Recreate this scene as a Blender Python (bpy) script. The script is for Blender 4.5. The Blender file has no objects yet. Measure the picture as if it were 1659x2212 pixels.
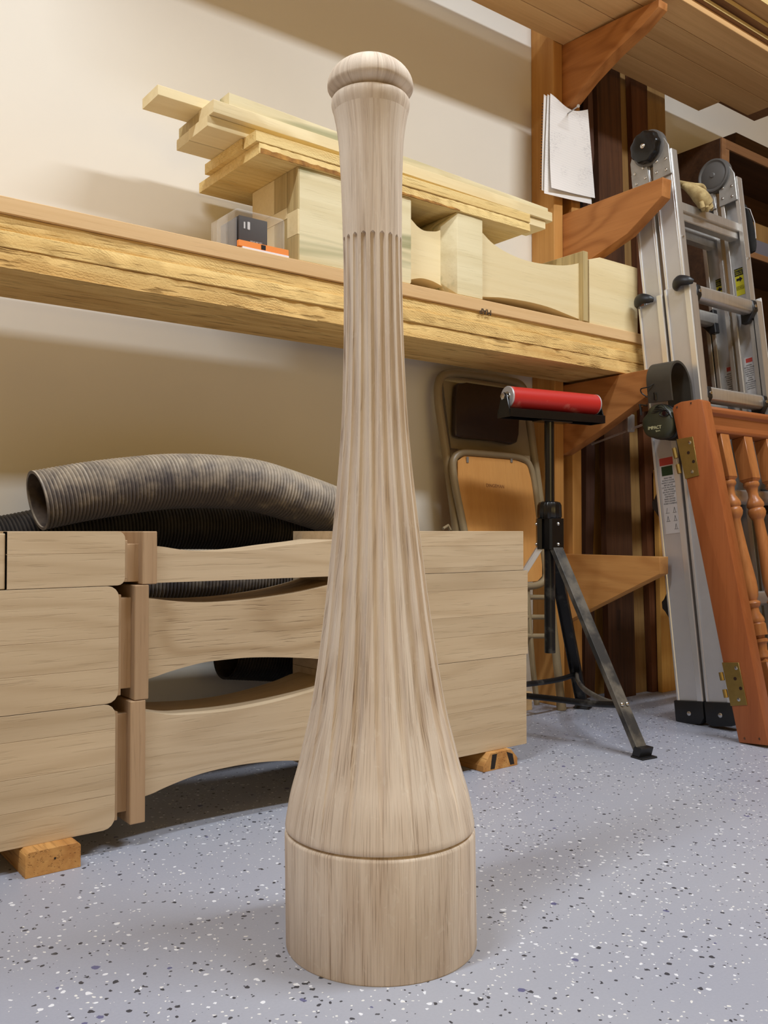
import bpy, bmesh, math, random
from mathutils import Vector, Matrix, Euler
random.seed(7)
V = Vector
S = bpy.context.scene
COL = S.collection

# ------------------------------------------------------------------ camera
FPX = 1950.0
HC = 0.50
TH = math.radians(52.5)
PT = math.atan(40.0 / FPX)
FH = V((math.cos(TH), math.sin(TH), 0)); RT = V((math.sin(TH), -math.cos(TH), 0)); ZZ = V((0, 0, 1))
FW = FH * math.cos(PT) + ZZ * math.sin(PT)
UP = ZZ * math.cos(PT) - FH * math.sin(PT)
C0 = V((0, 0, HC))
cd = bpy.data.cameras.new('camera'); cam = bpy.data.objects.new('camera', cd); COL.objects.link(cam)
cd.sensor_fit = 'VERTICAL'; cd.sensor_height = 24.0; cd.lens = FPX * 24.0 / 2212.0
cd.clip_start = 0.02; cd.clip_end = 50
M = Matrix((RT, UP, -FW)).transposed().to_4x4(); M.translation = C0
cam.matrix_world = M
S.camera = cam

# ------------------------------------------------------------------ world, lights, exposure
S.view_settings.view_transform = 'Standard'; S.view_settings.look = 'None'
S.view_settings.gamma = 1.0; S.view_settings.use_curve_mapping = False
S.view_settings.exposure = -0.10
w = bpy.data.worlds.new('world'); S.world = w; w.use_nodes = True
w.node_tree.nodes['Background'].inputs[0].default_value = (1.0, 0.86, 0.68, 1)
w.node_tree.nodes['Background'].inputs[1].default_value = 0.02

def area(name, loc, aim, sx, sy, energy, col):
    l = bpy.data.lights.new(name, 'AREA'); l.shape = 'RECTANGLE'; l.size = sx; l.size_y = sy
    l.energy = energy; l.color = col
    o = bpy.data.objects.new(name, l); COL.objects.link(o)
    o.location = loc
    o.rotation_euler = (V(aim) - V(loc)).to_track_quat('-Z', 'Y').to_euler()
    return o
LC = (0.90, 0.975, 1.06)
area('ceiling_tube_light', (1.75, 0.1, 2.62), (1.75, 0.1, 0), 1.25, 0.16, 56, LC)
area('ceiling_tube_light', (-0.35, 0.78, 2.62), (-0.35, 0.78, 0), 1.25, 0.14, 39, LC)
area('warm_fill_light', (0.3, -2.7, 1.1), (0.9, 1.8, 0.7), 2.4, 1.4, 21, (1.0, 0.75, 0.30))  # added fill behind the camera, not a known lamp; tints shadows yellow

# ------------------------------------------------------------------ picking points on real planes
def ray(px, py):
    return FW + RT * ((px - 829.5) / FPX) + UP * ((1106.0 - py) / FPX)
def on_y(px, py, Y):
    d = ray(px, py); return C0 + d * (Y / d.y)
def on_x(px, py, X):
    d = ray(px, py); return C0 + d * (X / d.x)
def on_z(px, py, Z):
    d = ray(px, py); return C0 + d * ((Z - HC) / d.z)
def on_pl(px, py, p, n):
    d = ray(px, py); p = V(p); n = V(n); return C0 + d * ((p - C0).dot(n) / d.dot(n))

# ------------------------------------------------------------------ materials
def srgb(c):
    return tuple(((v / 255) / 12.92 if v / 255 <= 0.04045 else ((v / 255 + 0.055) / 1.055) ** 2.4) for v in c) + (1,)
class N:
    def __init__(s, name):
        s.m = bpy.data.materials.new(name); s.m.use_nodes = True
        s.t = s.m.node_tree; s.b = s.t.nodes['Principled BSDF']
    def n(s, t, **k):
        x = s.t.nodes.new(t)
        for a, b in k.items(): setattr(x, a, b)
        return x
    def l(s, a, b): s.t.links.new(a, b)
    def inp(s, node, **k):
        for a, b in k.items(): node.inputs[a].default_value = b
        return node
    def math(s, op, a, b=None, clamp=False):
        x = s.n('ShaderNodeMath', operation=op, use_clamp=clamp)
        for i, v in enumerate((a, b)):
            if v is None: continue
            if isinstance(v, (int, float)): x.inputs[i].default_value = v
            else: s.l(v, x.inputs[i])
        return x.outputs[0]
    def mix(s, f, a, b, mode='MIX'):
        x = s.n('ShaderNodeMix', data_type='RGBA', blend_type=mode)
        for i, v in ((0, f), (6, a), (7, b)):
            if isinstance(v, (int, float, tuple)): x.inputs[i].default_value = v
            else: s.l(v, x.inputs[i])
        return x.outputs[2]
    def ramp(s, f, a, b):
        x = s.n('ShaderNodeMapRange'); s.l(f, x.inputs[0]); x.inputs[1].default_value = a; x.inputs[2].default_value = b
        return x.outputs[0]
    def coord(s, scale=(1, 1, 1), rnd=True, rot=None):
        tc = s.n('ShaderNodeTexCoord'); v = tc.outputs['Object']
        if rnd:
            oi = s.n('ShaderNodeObjectInfo'); mu = s.math('MULTIPLY', oi.outputs['Random'], 7.3)
            ad = s.n('ShaderNodeVectorMath', operation='ADD'); s.l(v, ad.inputs[0]); s.l(mu, ad.inputs[1]); v = ad.outputs[0]
        if rot:
            mr = s.n('ShaderNodeMapping'); mr.inputs['Rotation'].default_value = rot; s.l(v, mr.inputs[0]); v = mr.outputs[0]
        mp = s.n('ShaderNodeMapping'); mp.inputs['Scale'].default_value = scale; s.l(v, mp.inputs[0])
        return mp.outputs[0]
    def noise(s, vec, scale=1, detail=4, rough=0.55, dist=0.0):
        x = s.n('ShaderNodeTexNoise'); s.l(vec, x.inputs['Vector']); x.inputs['Scale'].default_value = scale
        x.inputs['Detail'].default_value = detail; x.inputs['Roughness'].default_value = rough; x.inputs['Distortion'].default_value = dist
        return x.outputs['Fac']
    def bump(s, h, strength=0.3, dist=0.002):
        x = s.n('ShaderNodeBump'); x.inputs['Strength'].default_value = strength; x.inputs['Distance'].default_value = dist
        s.l(h, x.inputs['Height']); s.l(x.outputs[0], s.b.inputs['Normal'])

def AX(axis, along, across):
    v = [across] * 3; v[axis] = along; return tuple(v)

def wood(name, light, dark, axis=0, rings=9.0, ringw=0.35, streak=0.5, pores=0.5, rough=0.62, bump=0.25, cross=7.0, along=0.9,
         accent=None, acc_amt=0.5, vary=0.12, saw=None, porescale=260):
    k = N(name)
    big = k.noise(k.coord(AX(axis, along, cross)), 1, 1.5, 0.4)
    sn = k.math('SINE', k.math('MULTIPLY', big, rings * 6.283))
    ring = k.math('POWER', k.ramp(sn, -1, 1), 2.2)
    st = k.ramp(k.noise(k.coord(AX(axis, 1.6, 85)), 1, 5, 0.6), 0.3, 0.72)
    po = k.ramp(k.noise(k.coord(AX(axis, 14, porescale)), 1, 2, 0.5), 0.58, 0.70)
    f = k.math('ADD', k.math('MULTIPLY', ring, ringw), k.math('MULTIPLY', st, streak), True)
    c = k.mix(f, srgb(light), srgb(dark))
    pd = tuple(v * 0.45 for v in srgb(dark)[:3]) + (1,)
    c = k.mix(k.math('MULTIPLY', po, pores), c, pd)
    if accent:
        an = k.ramp(k.noise(k.coord(AX(axis, 1.3, 14)), 1, 3, 0.6, 0.6), 0.52, 0.66)
        c = k.mix(k.math('MULTIPLY', an, acc_amt), c, srgb(accent))
    oi = k.n('ShaderNodeObjectInfo')
    hs = k.n('ShaderNodeHueSaturation'); k.l(c, hs.inputs['Color'])
    k.l(k.math('ADD', k.math('MULTIPLY', oi.outputs['Random'], vary), 1 - vary / 2), hs.inputs['Value'])
    k.l(hs.outputs[0], k.b.inputs['Base Color'])
    k.b.inputs['Roughness'].default_value = rough
    k.b.inputs['Specular IOR Level'].default_value = 0.3
    h = k.math('ADD', k.math('MULTIPLY', ring, 0.25), k.math('SUBTRACT', k.math('MULTIPLY', st, 0.4), po))
    if saw:
        wv = k.n('ShaderNodeTexWave'); k.l(k.coord((1, 1, 1), rot=(0, math.radians(saw), 0)), wv.inputs['Vector'])
        wv.inputs['Scale'].default_value = 62; wv.inputs['Distortion'].default_value = 7; wv.inputs['Detail'].default_value = 3; wv.inputs['Detail Scale'].default_value = 2.5
        patch = k.ramp(k.noise(k.coord((4, 4, 14)), 1, 3), 0.46, 0.66)
        wf = k.math('MULTIPLY', wv.outputs['Fac'], patch)
        h = k.math('ADD', h, k.math('MULTIPLY', wf, -0.55))
        fz = k.noise(k.coord((90, 90, 90)), 1, 5, 0.75)
        h = k.math('ADD', h, k.math('MULTIPLY', fz, 1.4))
    k.bump(h, bump, 0.0015)
    return k.m

def plain(name, col, rough=0.5, metal=0.0, spec=0.5, var=0.0, vs=40, bump=0.0, trans=0.0, alpha=1.0, col2=None, scale3=None, thr=(0.35, 0.7)):
    k = N(name)
    k.b.inputs['Base Color'].default_value = srgb(col)
    k.b.inputs['Roughness'].default_value = rough; k.b.inputs['Metallic'].default_value = metal
    k.b.inputs['Specular IOR Level'].default_value = spec
    k.b.inputs['Transmission Weight'].default_value = trans; k.b.inputs['Alpha'].default_value = alpha
    if var or bump or col2:
        nz = k.noise(k.coord(scale3 or (vs, vs, vs)), 1, 5, 0.6)
        if col2 or var:
            c2 = srgb(col2) if col2 else tuple(v * (1 - var) for v in srgb(col)[:3]) + (1,)
            k.l(k.mix(k.ramp(nz, *thr), srgb(col), c2), k.b.inputs['Base Color'])
        if bump: k.bump(nz, bump, 0.001)
    return k.m

def post_wood():
    k = N('turned_oak_wood')
    tc = k.n('ShaderNodeTexCoord'); sp = k.n('ShaderNodeSeparateXYZ'); k.l(tc.outputs['Object'], sp.inputs[0])
    # angle about the post axis, seam on the far side
    u = k.math('ADD', k.math('MULTIPLY', sp.outputs['X'], -FH.x), k.math('MULTIPLY', sp.outputs['Y'], -FH.y))
    v = k.math('ADD', k.math('MULTIPLY', sp.outputs['X'], RT.x), k.math('MULTIPLY', sp.outputs['Y'], RT.y))
    th = k.math('ARCTAN2', v, u)
    r = k.math('SQRT', k.math('ADD', k.math('MULTIPLY', u, u), k.math('MULTIPLY', v, v)))
    oi = k.n('ShaderNodeObjectInfo')
    def vec(a, b_, c):
        cx = k.n('ShaderNodeCombineXYZ'); k.l(k.math('ADD', k.math('MULTIPLY', th, a), k.math('MULTIPLY', oi.outputs['Random'], 5.0)), cx.inputs[0]); k.l(k.math('MULTIPLY', r, b_), cx.inputs[1]); k.l(k.math('MULTIPLY', sp.outputs['Z'], c), cx.inputs[2]); return cx.outputs[0]
    stave = k.math('FLOOR', k.math('ADD', k.math('MULTIPLY', th, 1.9), 0.35))
    wn = k.n('ShaderNodeTexWhiteNoise', noise_dimensions='1D'); k.l(stave, wn.inputs['W'])
    big = k.noise(vec(1.9, 5, 1.7), 1, 1.5, 0.4, 0.1)
    big = k.math('ADD', big, k.math('MULTIPLY', wn.outputs['Value'], 0.7))
    ring = k.math('POWER', k.ramp(k.math('SINE', k.math('MULTIPLY', big, 46)), -1, 1), 1.6)
    st = k.ramp(k.noise(vec(60, 8, 3.0), 1, 5, 0.68), 0.3, 0.7)
    po = k.ramp(k.noise(vec(150, 20, 16), 1, 2, 0.5), 0.55, 0.66)
    tone = k.ramp(k.noise(vec(1.4, 6, 4.5), 1, 2, 0.5), 0.35, 0.7)
    f = k.math('ADD', k.math('ADD', k.math('MULTIPLY', ring, 0.26), k.math('MULTIPLY', tone, 0.22)), k.math('MULTIPLY', st, 0.24), True)
    c = k.mix(f, srgb((238, 224, 206)), srgb((196, 172, 148)))
    c = k.mix(k.math('MULTIPLY', po, k.math('ADD', k.math('MULTIPLY', ring, 0.45), 0.20)), c, srgb((122, 94, 70)))
    fl = k.ramp(k.noise(vec(9, 20, 42), 1, 2, 0.5, 1.5), 0.62, 0.68)
    c = k.mix(k.math('MULTIPLY', fl, 0.25), c, srgb((240, 230, 214)))
    hs = k.n('ShaderNodeHueSaturation'); k.l(c, hs.inputs['Color'])
    k.l(k.math('ADD', k.math('MULTIPLY', wn.outputs['Value'], 0.10), 0.93), hs.inputs['Value'])
    k.l(hs.outputs[0], k.b.inputs['Base Color']); k.b.inputs['Roughness'].default_value = 0.6; k.b.inputs['Specular IOR Level'].default_value = 0.25
    k.bump(k.math('SUBTRACT', k.math('MULTIPLY', ring, 0.3), po), 0.35, 0.001)
    return k.m
OAKZ = post_wood()
OAKX = wood('planed_oak_wood', (208, 186, 154), (174, 148, 114), 0, rings=9, ringw=0.28, streak=0.30, pores=0.16, cross=9, along=1.1, bump=0.15, vary=0.13)
OAKX2 = wood('planed_oak_wood_figured', (206, 182, 148), (168, 140, 104), 0, rings=8, ringw=0.5, streak=0.3, pores=0.35, cross=7, along=2.8, bump=0.35, vary=0.03)
OAKE = wood('oak_cross_grain', (186, 156, 122), (150, 116, 84), 2, rings=4, ringw=0.2, streak=0.4, pores=0.2, bump=0.15)
POPX = wood('poplar_wood', (232, 219, 180), (205, 186, 138), 0, rings=5, ringw=0.3, streak=0.35, pores=0.08, cross=6, accent=(148, 146, 104), acc_amt=0.95, bump=0.12, vary=0.05)
POPN = wood('plain_poplar_wood', (236, 218, 174), (214, 188, 132), 0, rings=4, ringw=0.25, streak=0.3, pores=0.08, bump=0.1, vary=0.12)
POPY = wood('yellow_poplar_wood', (238, 212, 148), (208, 168, 96), 0, rings=4, ringw=0.3, streak=0.5, pores=0.3, bump=0.5, saw=60, vary=0.1)
POPE = wood('poplar_end_grain', (206, 184, 132), (150, 124, 78), 2, rings=3, ringw=0.2, streak=0.6, pores=0.2, bump=0.2)
ROUGH = wood('rough_sawn_board_wood', (236, 202, 134), (204, 158, 88), 0, rings=3, ringw=0.2, streak=0.5, pores=0.3, rough=0.85, bump=0.8, saw=62, vary=0.1)
ROUGH2 = wood('rough_torn_board_wood', (236, 202, 134), (194, 144, 76), 0, rings=4, ringw=0.3, streak=0.6, pores=0.6, rough=0.9, bump=1.0, saw=84, vary=0.1, porescale=120)
BIRCH = wood('planed_birch_wood', (230, 194, 144), (208, 166, 112), 0, rings=3, ringw=0.2, streak=0.4, pores=0.1, bump=0.1)
SHELFU = wood('upper_shelf_wood', (232, 190, 134), (200, 154, 100), 0, rings=3, ringw=0.3, streak=0.5, pores=0.1, bump=0.1, vary=0.2)
FIRZ = wood('fir_post_wood', (208, 154, 86), (170, 112, 52), 2, rings=5, ringw=0.35, streak=0.4, pores=0.1, bump=0.15, cross=9)
FIRY = wood('fir_bracket_wood', (190, 128, 72), (146, 88, 42), 1, rings=9, ringw=0.45, streak=0.3, pores=0.1, bump=0.12, cross=7, along=2.5)
FIRL = wood('light_fir_bracket_wood', (212, 156, 92), (172, 112, 56), 1, rings=6, ringw=0.35, streak=0.3, pores=0.1, bump=0.12, cross=7, along=2.5)
BLOCKW = wood('rough_block_wood', (206, 156, 92), (158, 100, 46), 1, rings=6, ringw=0.4, streak=0.5, pores=0.4, bump=0.5)
WALNUT = wood('walnut_board_wood', (92, 58, 36), (50, 30, 20), 2, rings=5, ringw=0.4, streak=0.6, pores=0.3, bump=0.2)
WALNP = wood('purple_walnut_board_wood', (104, 74, 60), (68, 44, 36), 2, rings=5, ringw=0.3, streak=0.6, pores=0.3, bump=0.2)
BLACKW = wood('dark_board_wood', (56, 34, 22), (28, 16, 12), 2, rings=5, ringw=0.3, streak=0.6, pores=0.2)
REDW = wood('red_brown_board_wood', (110, 66, 38), (70, 38, 20), 2, rings=5, ringw=0.3, streak=0.6, pores=0.2)
OLIVEW = wood('tan_board_wood', (160, 124, 74), (122, 88, 50), 2, rings=4, ringw=0.3, streak=0.5, pores=0.2)
YELLW = wood('yellow_board_wood', (222, 172, 92), (180, 122, 54), 2, rings=4, ringw=0.3, streak=0.5, pores=0.1)
CABW = wood('dark_cabinet_wood', (84, 56, 36), (50, 32, 20), 0, rings=4, ringw=0.3, streak=0.5, pores=0.2)
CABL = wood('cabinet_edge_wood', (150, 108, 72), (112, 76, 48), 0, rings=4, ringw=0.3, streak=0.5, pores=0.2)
GATEZ = wood('varnished_stile_wood', (164, 96, 54), (130, 66, 32), 2, rings=4, ringw=0.3, streak=0.4, pores=0.15, rough=0.36, bump=0.06)
GATEX = wood('varnished_rail_wood', (172, 104, 60), (134, 72, 36), 0, rings=4, ringw=0.3, streak=0.4, pores=0.15, rough=0.36, bump=0.06)
GATEB = wood('varnished_baluster_wood', (188, 122, 70), (136, 78, 38), 2, rings=5, ringw=0.4, streak=0.5, pores=0.15, rough=0.33, bump=0.06)
PLYW = wood('seat_plywood', (206, 150, 84), (180, 120, 60), 2, rings=3, ringw=0.2, streak=0.3, pores=0.05)

CREAM = plain('cream_wall_paint', (232, 225, 212), 0.75, var=0.03, vs=3, bump=0.0)
SIDEW = plain('workshop_side_wall', (205, 164, 96), 0.9)
CEILM = plain('ceiling_paint', (232, 224, 204), 0.9)
ALU = plain('brushed_aluminium', (206, 202, 196), 0.38, 0.75, var=0.12, scale3=(120, 120, 3), bump=0.05)
ALUW = plain('polished_aluminium_edge', (232, 232, 232), 0.3, 0.7)
ALUD = plain('satin_aluminium_web', (204, 203, 204), 0.42, 0.45, var=0.1, vs=8)
STEEL = plain('steel_screw', (205, 203, 198), 0.25, 1.0)
BLKP = plain('black_plastic', (24, 24, 26), 0.42, var=0.2, vs=60)
BLKG = plain('black_gloss_paint', (16, 16, 17), 0.25, var=0.3, vs=30)
GRYP = plain('dark_grey_plastic', (92, 90, 88), 0.45)
BLKD = plain('dusty_black_paint', (52, 51, 50), 0.45, col2=(104, 98, 88), vs=15, thr=(0.42, 0.60))
BLKB = plain('scuffed_black_paint', (20, 20, 21), 0.35, col2=(70, 68, 64), vs=26, thr=(0.55, 0.68))
REDP = plain('red_roller_sleeve', (190, 44, 38), 0.38, col2=(214, 120, 106), vs=16, thr=(0.6, 0.72))
BRASS = plain('brass_plate', (164, 138, 78), 0.4, 0.85, var=0.15, vs=60)
TAUPE = plain('taupe_chair_enamel', (146, 128, 98), 0.42, var=0.1, vs=20)
BROWNV = plain('brown_vinyl', (50, 34, 26), 0.42, var=0.2, vs=60, bump=0.1)
PAPER = plain('ruled_paper_base', (238, 232, 226), 0.8)
SUEDE = plain('tan_suede', (190, 168, 118), 0.95, col2=(150, 126, 82), vs=60, bump=0.6)
OLIVEP = plain('olive_plastic', (56, 58, 42), 0.45, var=0.15, vs=50)
BANDP = plain('dark_vinyl_band', (54, 50, 43), 0.5, var=0.15, vs=60)
WHITEI = plain('pale_print', (196, 192, 150), 0.6)
INK = plain('black_ink', (26, 22, 20), 0.8)
FAINT = plain('faint_pencil', (150, 100, 60), 0.9)
YELST = plain('yellow_sticker', (206, 196, 40), 0.5)
WHIST = plain('white_sticker', (206, 202, 200), 0.5)
REDST = plain('red_sticker', (190, 70, 60), 0.5)
GREENST = plain('green_sticker', (34, 60, 32), 0.5)
ORANGE = plain('orange_card', (240, 140, 56), 0.5)
CARDW = plain('white_card', (232, 226, 230), 0.5)
DKCARD = plain('dark_printed_card', (44, 30, 24), 0.6, var=0.2, vs=20)
GREYC = plain('grey_card', (112, 108, 108), 0.5)
GREYB = plain('blue_grey_plastic', (110, 108, 118), 0.6)
BAGM = plain('black_fabric', (30, 28, 26), 0.9, var=0.4, vs=50, bump=0.5)
BARK = plain('bark_edge', (190, 138, 66), 0.9, col2=(120, 76, 34), vs=40, bump=1.0)
SCORCH = plain('black_marker_stain', (34, 24, 18), 0.8)
HINGEG = plain('hinge_steel', (176, 174, 170), 0.4, 0.6, var=0.2, vs=30)

def clear_mat():
    k = N('clear_plastic_shell')
    k.b.inputs['Base Color'].default_value = (0.95, 0.93, 0.9, 1); k.b.inputs['Roughness'].default_value = 0.08
    lw = k.n('ShaderNodeLayerWeight'); lw.inputs['Blend'].default_value = 0.35; k.l(k.math('ADD', k.math('MULTIPLY', lw.outputs['Facing'], 0.35), 0.01), k.b.inputs['Alpha']); k.b.inputs['Specular IOR Level'].default_value = 0.3
    return k.m
CLEAR = clear_mat()

def paper_mat():
    k = N('ruled_paper')
    v = k.coord((1, 1, 1), rnd=False); sp = k.n('ShaderNodeSeparateXYZ'); k.l(v, sp.inputs[0])
    wv = k.math('FRACT', k.math('MULTIPLY', sp.outputs['Z'], 1 / 0.0071))
    ln = k.ramp(wv, 0.82, 0.9)
    f = k.math('MULTIPLY', ln, 0.25)
    c = k.mix(f, srgb((244, 240, 236)), srgb((190, 184, 190)))
    sc = k.ramp(k.noise(k.coord((160, 160, 420), rnd=False), 1, 3, 0.6), 0.52, 0.62)
    pt = k.ramp(k.noise(k.coord((9, 9, 14), rnd=False), 1, 2), 0.5, 0.56)
    c = k.mix(k.math('MULTIPLY', k.math('MULTIPLY', sc, pt), 0.3), c, srgb((150, 146, 150)))
    k.l(c, k.b.inputs['Base Color']); k.b.inputs['Roughness'].default_value = 0.85
    return k.m
RULED = paper_mat()

def hose_mat(name, a, b, zlo):
    k = N(name)
    v = k.coord((1, 1, 1)); nz = k.noise(v, 26, 5, 0.65)
    g = k.n('ShaderNodeNewGeometry'); sp = k.n('ShaderNodeSeparateXYZ'); k.l(g.outputs['Normal'], sp.inputs[0])
    dust = k.ramp(k.math('ADD', k.math('MULTIPLY', sp.outputs['Z'], 0.35), nz), 0.38, 0.85)
    k.l(k.mix(dust, srgb(a), srgb(b)), k.b.inputs['Base Color'])
    k.b.inputs['Roughness'].default_value = 0.55
    return k.m
HOSE = hose_mat('dusty_grey_hose', (92, 86, 86), (184, 170, 150), 0)
HOSEB = hose_mat('black_hose', (30, 28, 29), (62, 58, 56), 0)
HOSEI = plain('hose_inside', (58, 48, 46), 0.7, col2=(110, 96, 84), vs=30)

def floor_mat():
    k = N('flecked_epoxy_floor')
    tc = k.n('ShaderNodeTexCoord')
    nz = k.n('ShaderNodeTexNoise'); k.l(tc.outputs['Object'], nz.inputs['Vector']); nz.inputs['Scale'].default_value = 160; nz.inputs['Detail'].default_value = 1
    ad = k.n('ShaderNodeVectorMath', operation='MULTIPLY_ADD'); k.l(nz.outputs['Color'], ad.inputs[0]); ad.inputs[1].default_value = (0.006, 0.006, 0); k.l(tc.outputs['Object'], ad.inputs[2])
    base = k.mix(k.ramp(k.noise(tc.outputs['Object'], 1.6, 2), 0.35, 0.65), srgb((166, 167, 176)), srgb((154, 156, 170)))
    base = k.mix(k.math('MULTIPLY', k.noise(tc.outputs['Object'], 300, 2), 0.22), base, srgb((196, 200, 208)))
    c = base
    dens = k.ramp(k.noise(tc.outputs['Object'], 5, 2), 0.3, 0.7)
    for i, (sc, col, lo, r0) in enumerate(((100, (234, 235, 240), 0.80, 0.30), (92, (44, 44, 50), 0.80, 0.30), (60, (92, 92, 130), 0.975, 0.28), (210, (232, 230, 226), 0.88, 0.36), (190, (60, 60, 66), 0.91, 0.36))):
        of = k.n('ShaderNodeVectorMath', operation='ADD'); k.l(ad.outputs[0], of.inputs[0]); of.inputs[1].default_value = (i * 3.17, i * 1.31, i * 0.77)
        vo = k.n('ShaderNodeTexVoronoi'); vo.inputs['Scale'].default_value = sc; k.l(of.outputs[0], vo.inputs['Vector'])
        sp = k.n('ShaderNodeSeparateColor'); k.l(vo.outputs['Color'], sp.inputs[0])
        pick = k.math('GREATER_THAN', k.math('ADD', sp.outputs[0], k.math('MULTIPLY', k.math('SUBTRACT', dens, 0.5), 0.10)), lo)
        size = k.math('MULTIPLY', k.math('ADD', k.math('MULTIPLY', sp.outputs[1], 0.75), 0.35), r0)
        inside = k.math('LESS_THAN', vo.outputs['Distance'], size)
        c = k.mix(k.math('MULTIPLY', k.math('MULTIPLY', pick, inside), 0.92), c, srgb(col))
    k.l(c, k.b.inputs['Base Color'])
    k.b.inputs['Roughness'].default_value = 0.42; k.b.inputs['Specular IOR Level'].default_value = 0.4
    k.bump(k.noise(tc.outputs['Object'], 40, 2), 0.05, 0.002)
    return k.m
FLOOR = floor_mat()

# ------------------------------------------------------------------ mesh building
ORG = {}
class MB:
    def __init__(s): s.bm = bmesh.new(); s.mats = []; s.cur = 0
    def mat(s, m):
        if m not in s.mats: s.mats.append(m)
        s.cur = s.mats.index(m); return s
    def take(s, b, smooth=True):
        vm = {}
        for v in b.verts: vm[v] = s.bm.verts.new(v.co)
        for f in b.faces:
            try:
                g = s.bm.faces.new([vm[v] for v in f.verts]); g.material_index = s.cur; g.smooth = smooth
            except ValueError: pass
        b.free(); return s
    def hexa(s, c, bev=0.0, seg=1):
        b = bmesh.new(); v = [b.verts.new(p) for p in c]
        for f in ((0, 3, 2, 1), (4, 5, 6, 7), (0, 1, 5, 4), (1, 2, 6, 5), (2, 3, 7, 6), (3, 0, 4, 7)): b.faces.new([v[i] for i in f])
        if bev: bmesh.ops.bevel(b, geom=b.edges[:], offset=bev, segments=seg, affect='EDGES', profile=0.5)
        return s.take(b)
    def box(s, x0, x1, y0, y1, z0, z1, bev=0.0008, seg=1):
        return s.hexa([(x0, y0, z0), (x1, y0, z0), (x1, y1, z0), (x0, y1, z0), (x0, y0, z1), (x1, y0, z1), (x1, y1, z1), (x0, y1, z1)], bev, seg)
    def obox(s, c, a, b_, d, bev=0.0008, seg=1):
        c, a, b_, d = V(c), V(a), V(b_), V(d)
        if a.cross(b_).dot(d) < 0: a = -a
        return s.hexa([c - a - b_ - d, c + a - b_ - d, c + a + b_ - d, c - a + b_ - d, c - a - b_ + d, c + a - b_ + d, c + a + b_ + d, c - a + b_ + d], bev, seg)
    def bar(s, p, q, side, wa, wb, bev=0.0008):
        p, q = V(p), V(q); d = (q - p); side = V(side); side = (side - d * side.dot(d) / d.length_squared).normalized()
        o = d.cross(side).normalized()
        return s.obox((p + q) / 2, side * wa / 2, o * wb / 2, d / 2, bev)
    def prism(s, pts, ext, bev=0.0, seg=1):
        b = bmesh.new(); pts = [V(p) for p in pts]; ext = V(ext)
        nrm = V((0, 0, 0))
        for i in range(len(pts)): nrm += pts[i].cross(pts[(i + 1) % len(pts)])
        if nrm.dot(ext) > 0: pts = pts[::-1]
        a = [b.verts.new(p) for p in pts]; c = [b.verts.new(p + ext) for p in pts]
        b.faces.new(a); b.faces.new(c[::-1]); n = len(a)
        for i in range(n): b.faces.new([a[(i + 1) % n], a[i], c[i], c[(i + 1) % n]])
        if bev: bmesh.ops.bevel(b, geom=[e for e in b.edges], offset=bev, segments=seg, affect='EDGES', profile=0.5)
        return s.take(b)
    def lathe(s, prof, o=(0, 0, 0), axis=(0, 0, 1), seg=32, cap=True):
        axis = V(axis).normalized(); o = V(o); u = axis.orthogonal().normalized(); v = axis.cross(u)
        b = bmesh.new(); rings = []
        for r, h in prof:
            rings.append([b.verts.new(o + axis * h + (u * math.cos(t) + v * math.sin(t)) * max(r, 1e-5)) for t in [2 * math.pi * i / seg for i in range(seg)]])
        for A, B in zip(rings, rings[1:]):
            for i in range(seg): b.faces.new([A[i], A[(i + 1) % seg], B[(i + 1) % seg], B[i]])
        if cap: b.faces.new(rings[0][::-1]); b.faces.new(rings[-1])
        return s.take(b)
    def cyl(s, p, q, r, seg=16, bev=0.0):
        p, q = V(p), V(q); L = (q - p).length; e = min(bev, r * 0.5)
        pr = [(r, 0), (r, L)] if not e else [(r - e, 0), (r, e), (r, L - e), (r - e, L)]
        return s.lathe(pr, p, q - p, seg)
    def tube(s, path, r, seg=12, cap=True, rf=None, flat=1.0, up=None):
        path = [V(p) for p in path]; n = len(path); b = bmesh.new(); rings = []
        t0 = (path[1] - path[0]).normalized(); u = (V(up) if up else t0.orthogonal()); u = (u - t0 * u.dot(t0)).normalized()
        for i, p in enumerate(path):
            t = (path[min(i + 1, n - 1)] - path[max(i - 1, 0)]).normalized()
            u = (u - t * u.dot(t)).normalized(); v = t.cross(u); rr = rf(i) if rf else r
            rings.append([b.verts.new(p + (u * math.cos(a) + v * math.sin(a) * flat) * rr) for a in [2 * math.pi * j / seg for j in range(seg)]])
        for A, B in zip(rings, rings[1:]):
            for i in range(seg): b.faces.new([A[i], A[(i + 1) % seg], B[(i + 1) % seg], B[i]])
        if cap: b.faces.new(rings[0][::-1]); b.faces.new(rings[-1])
        return s.take(b)
    def ball(s, c, r, sx=1, sy=1, sz=1, seg=16):
        b = bmesh.new(); bmesh.ops.create_uvsphere(b, u_segments=seg, v_segments=seg // 2, radius=r)
        for v in b.verts: v.co = V((v.co.x * sx, v.co.y * sy, v.co.z * sz)) + V(c)
        return s.take(b)
    def grid(s, f, nu, nv, thick=None):
        b = bmesh.new(); g = [[b.verts.new(f(i / nu, j / nv)) for j in range(nv + 1)] for i in range(nu + 1)]
        for i in range(nu):
            for j in range(nv): b.faces.new([g[i][j], g[i + 1][j], g[i + 1][j + 1], g[i][j + 1]])
        if thick: bmesh.ops.recalc_face_normals(b, faces=b.faces[:]); bmesh.ops.solidify(b, geom=b.faces[:], thickness=thick)
        return s.take(b)
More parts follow.
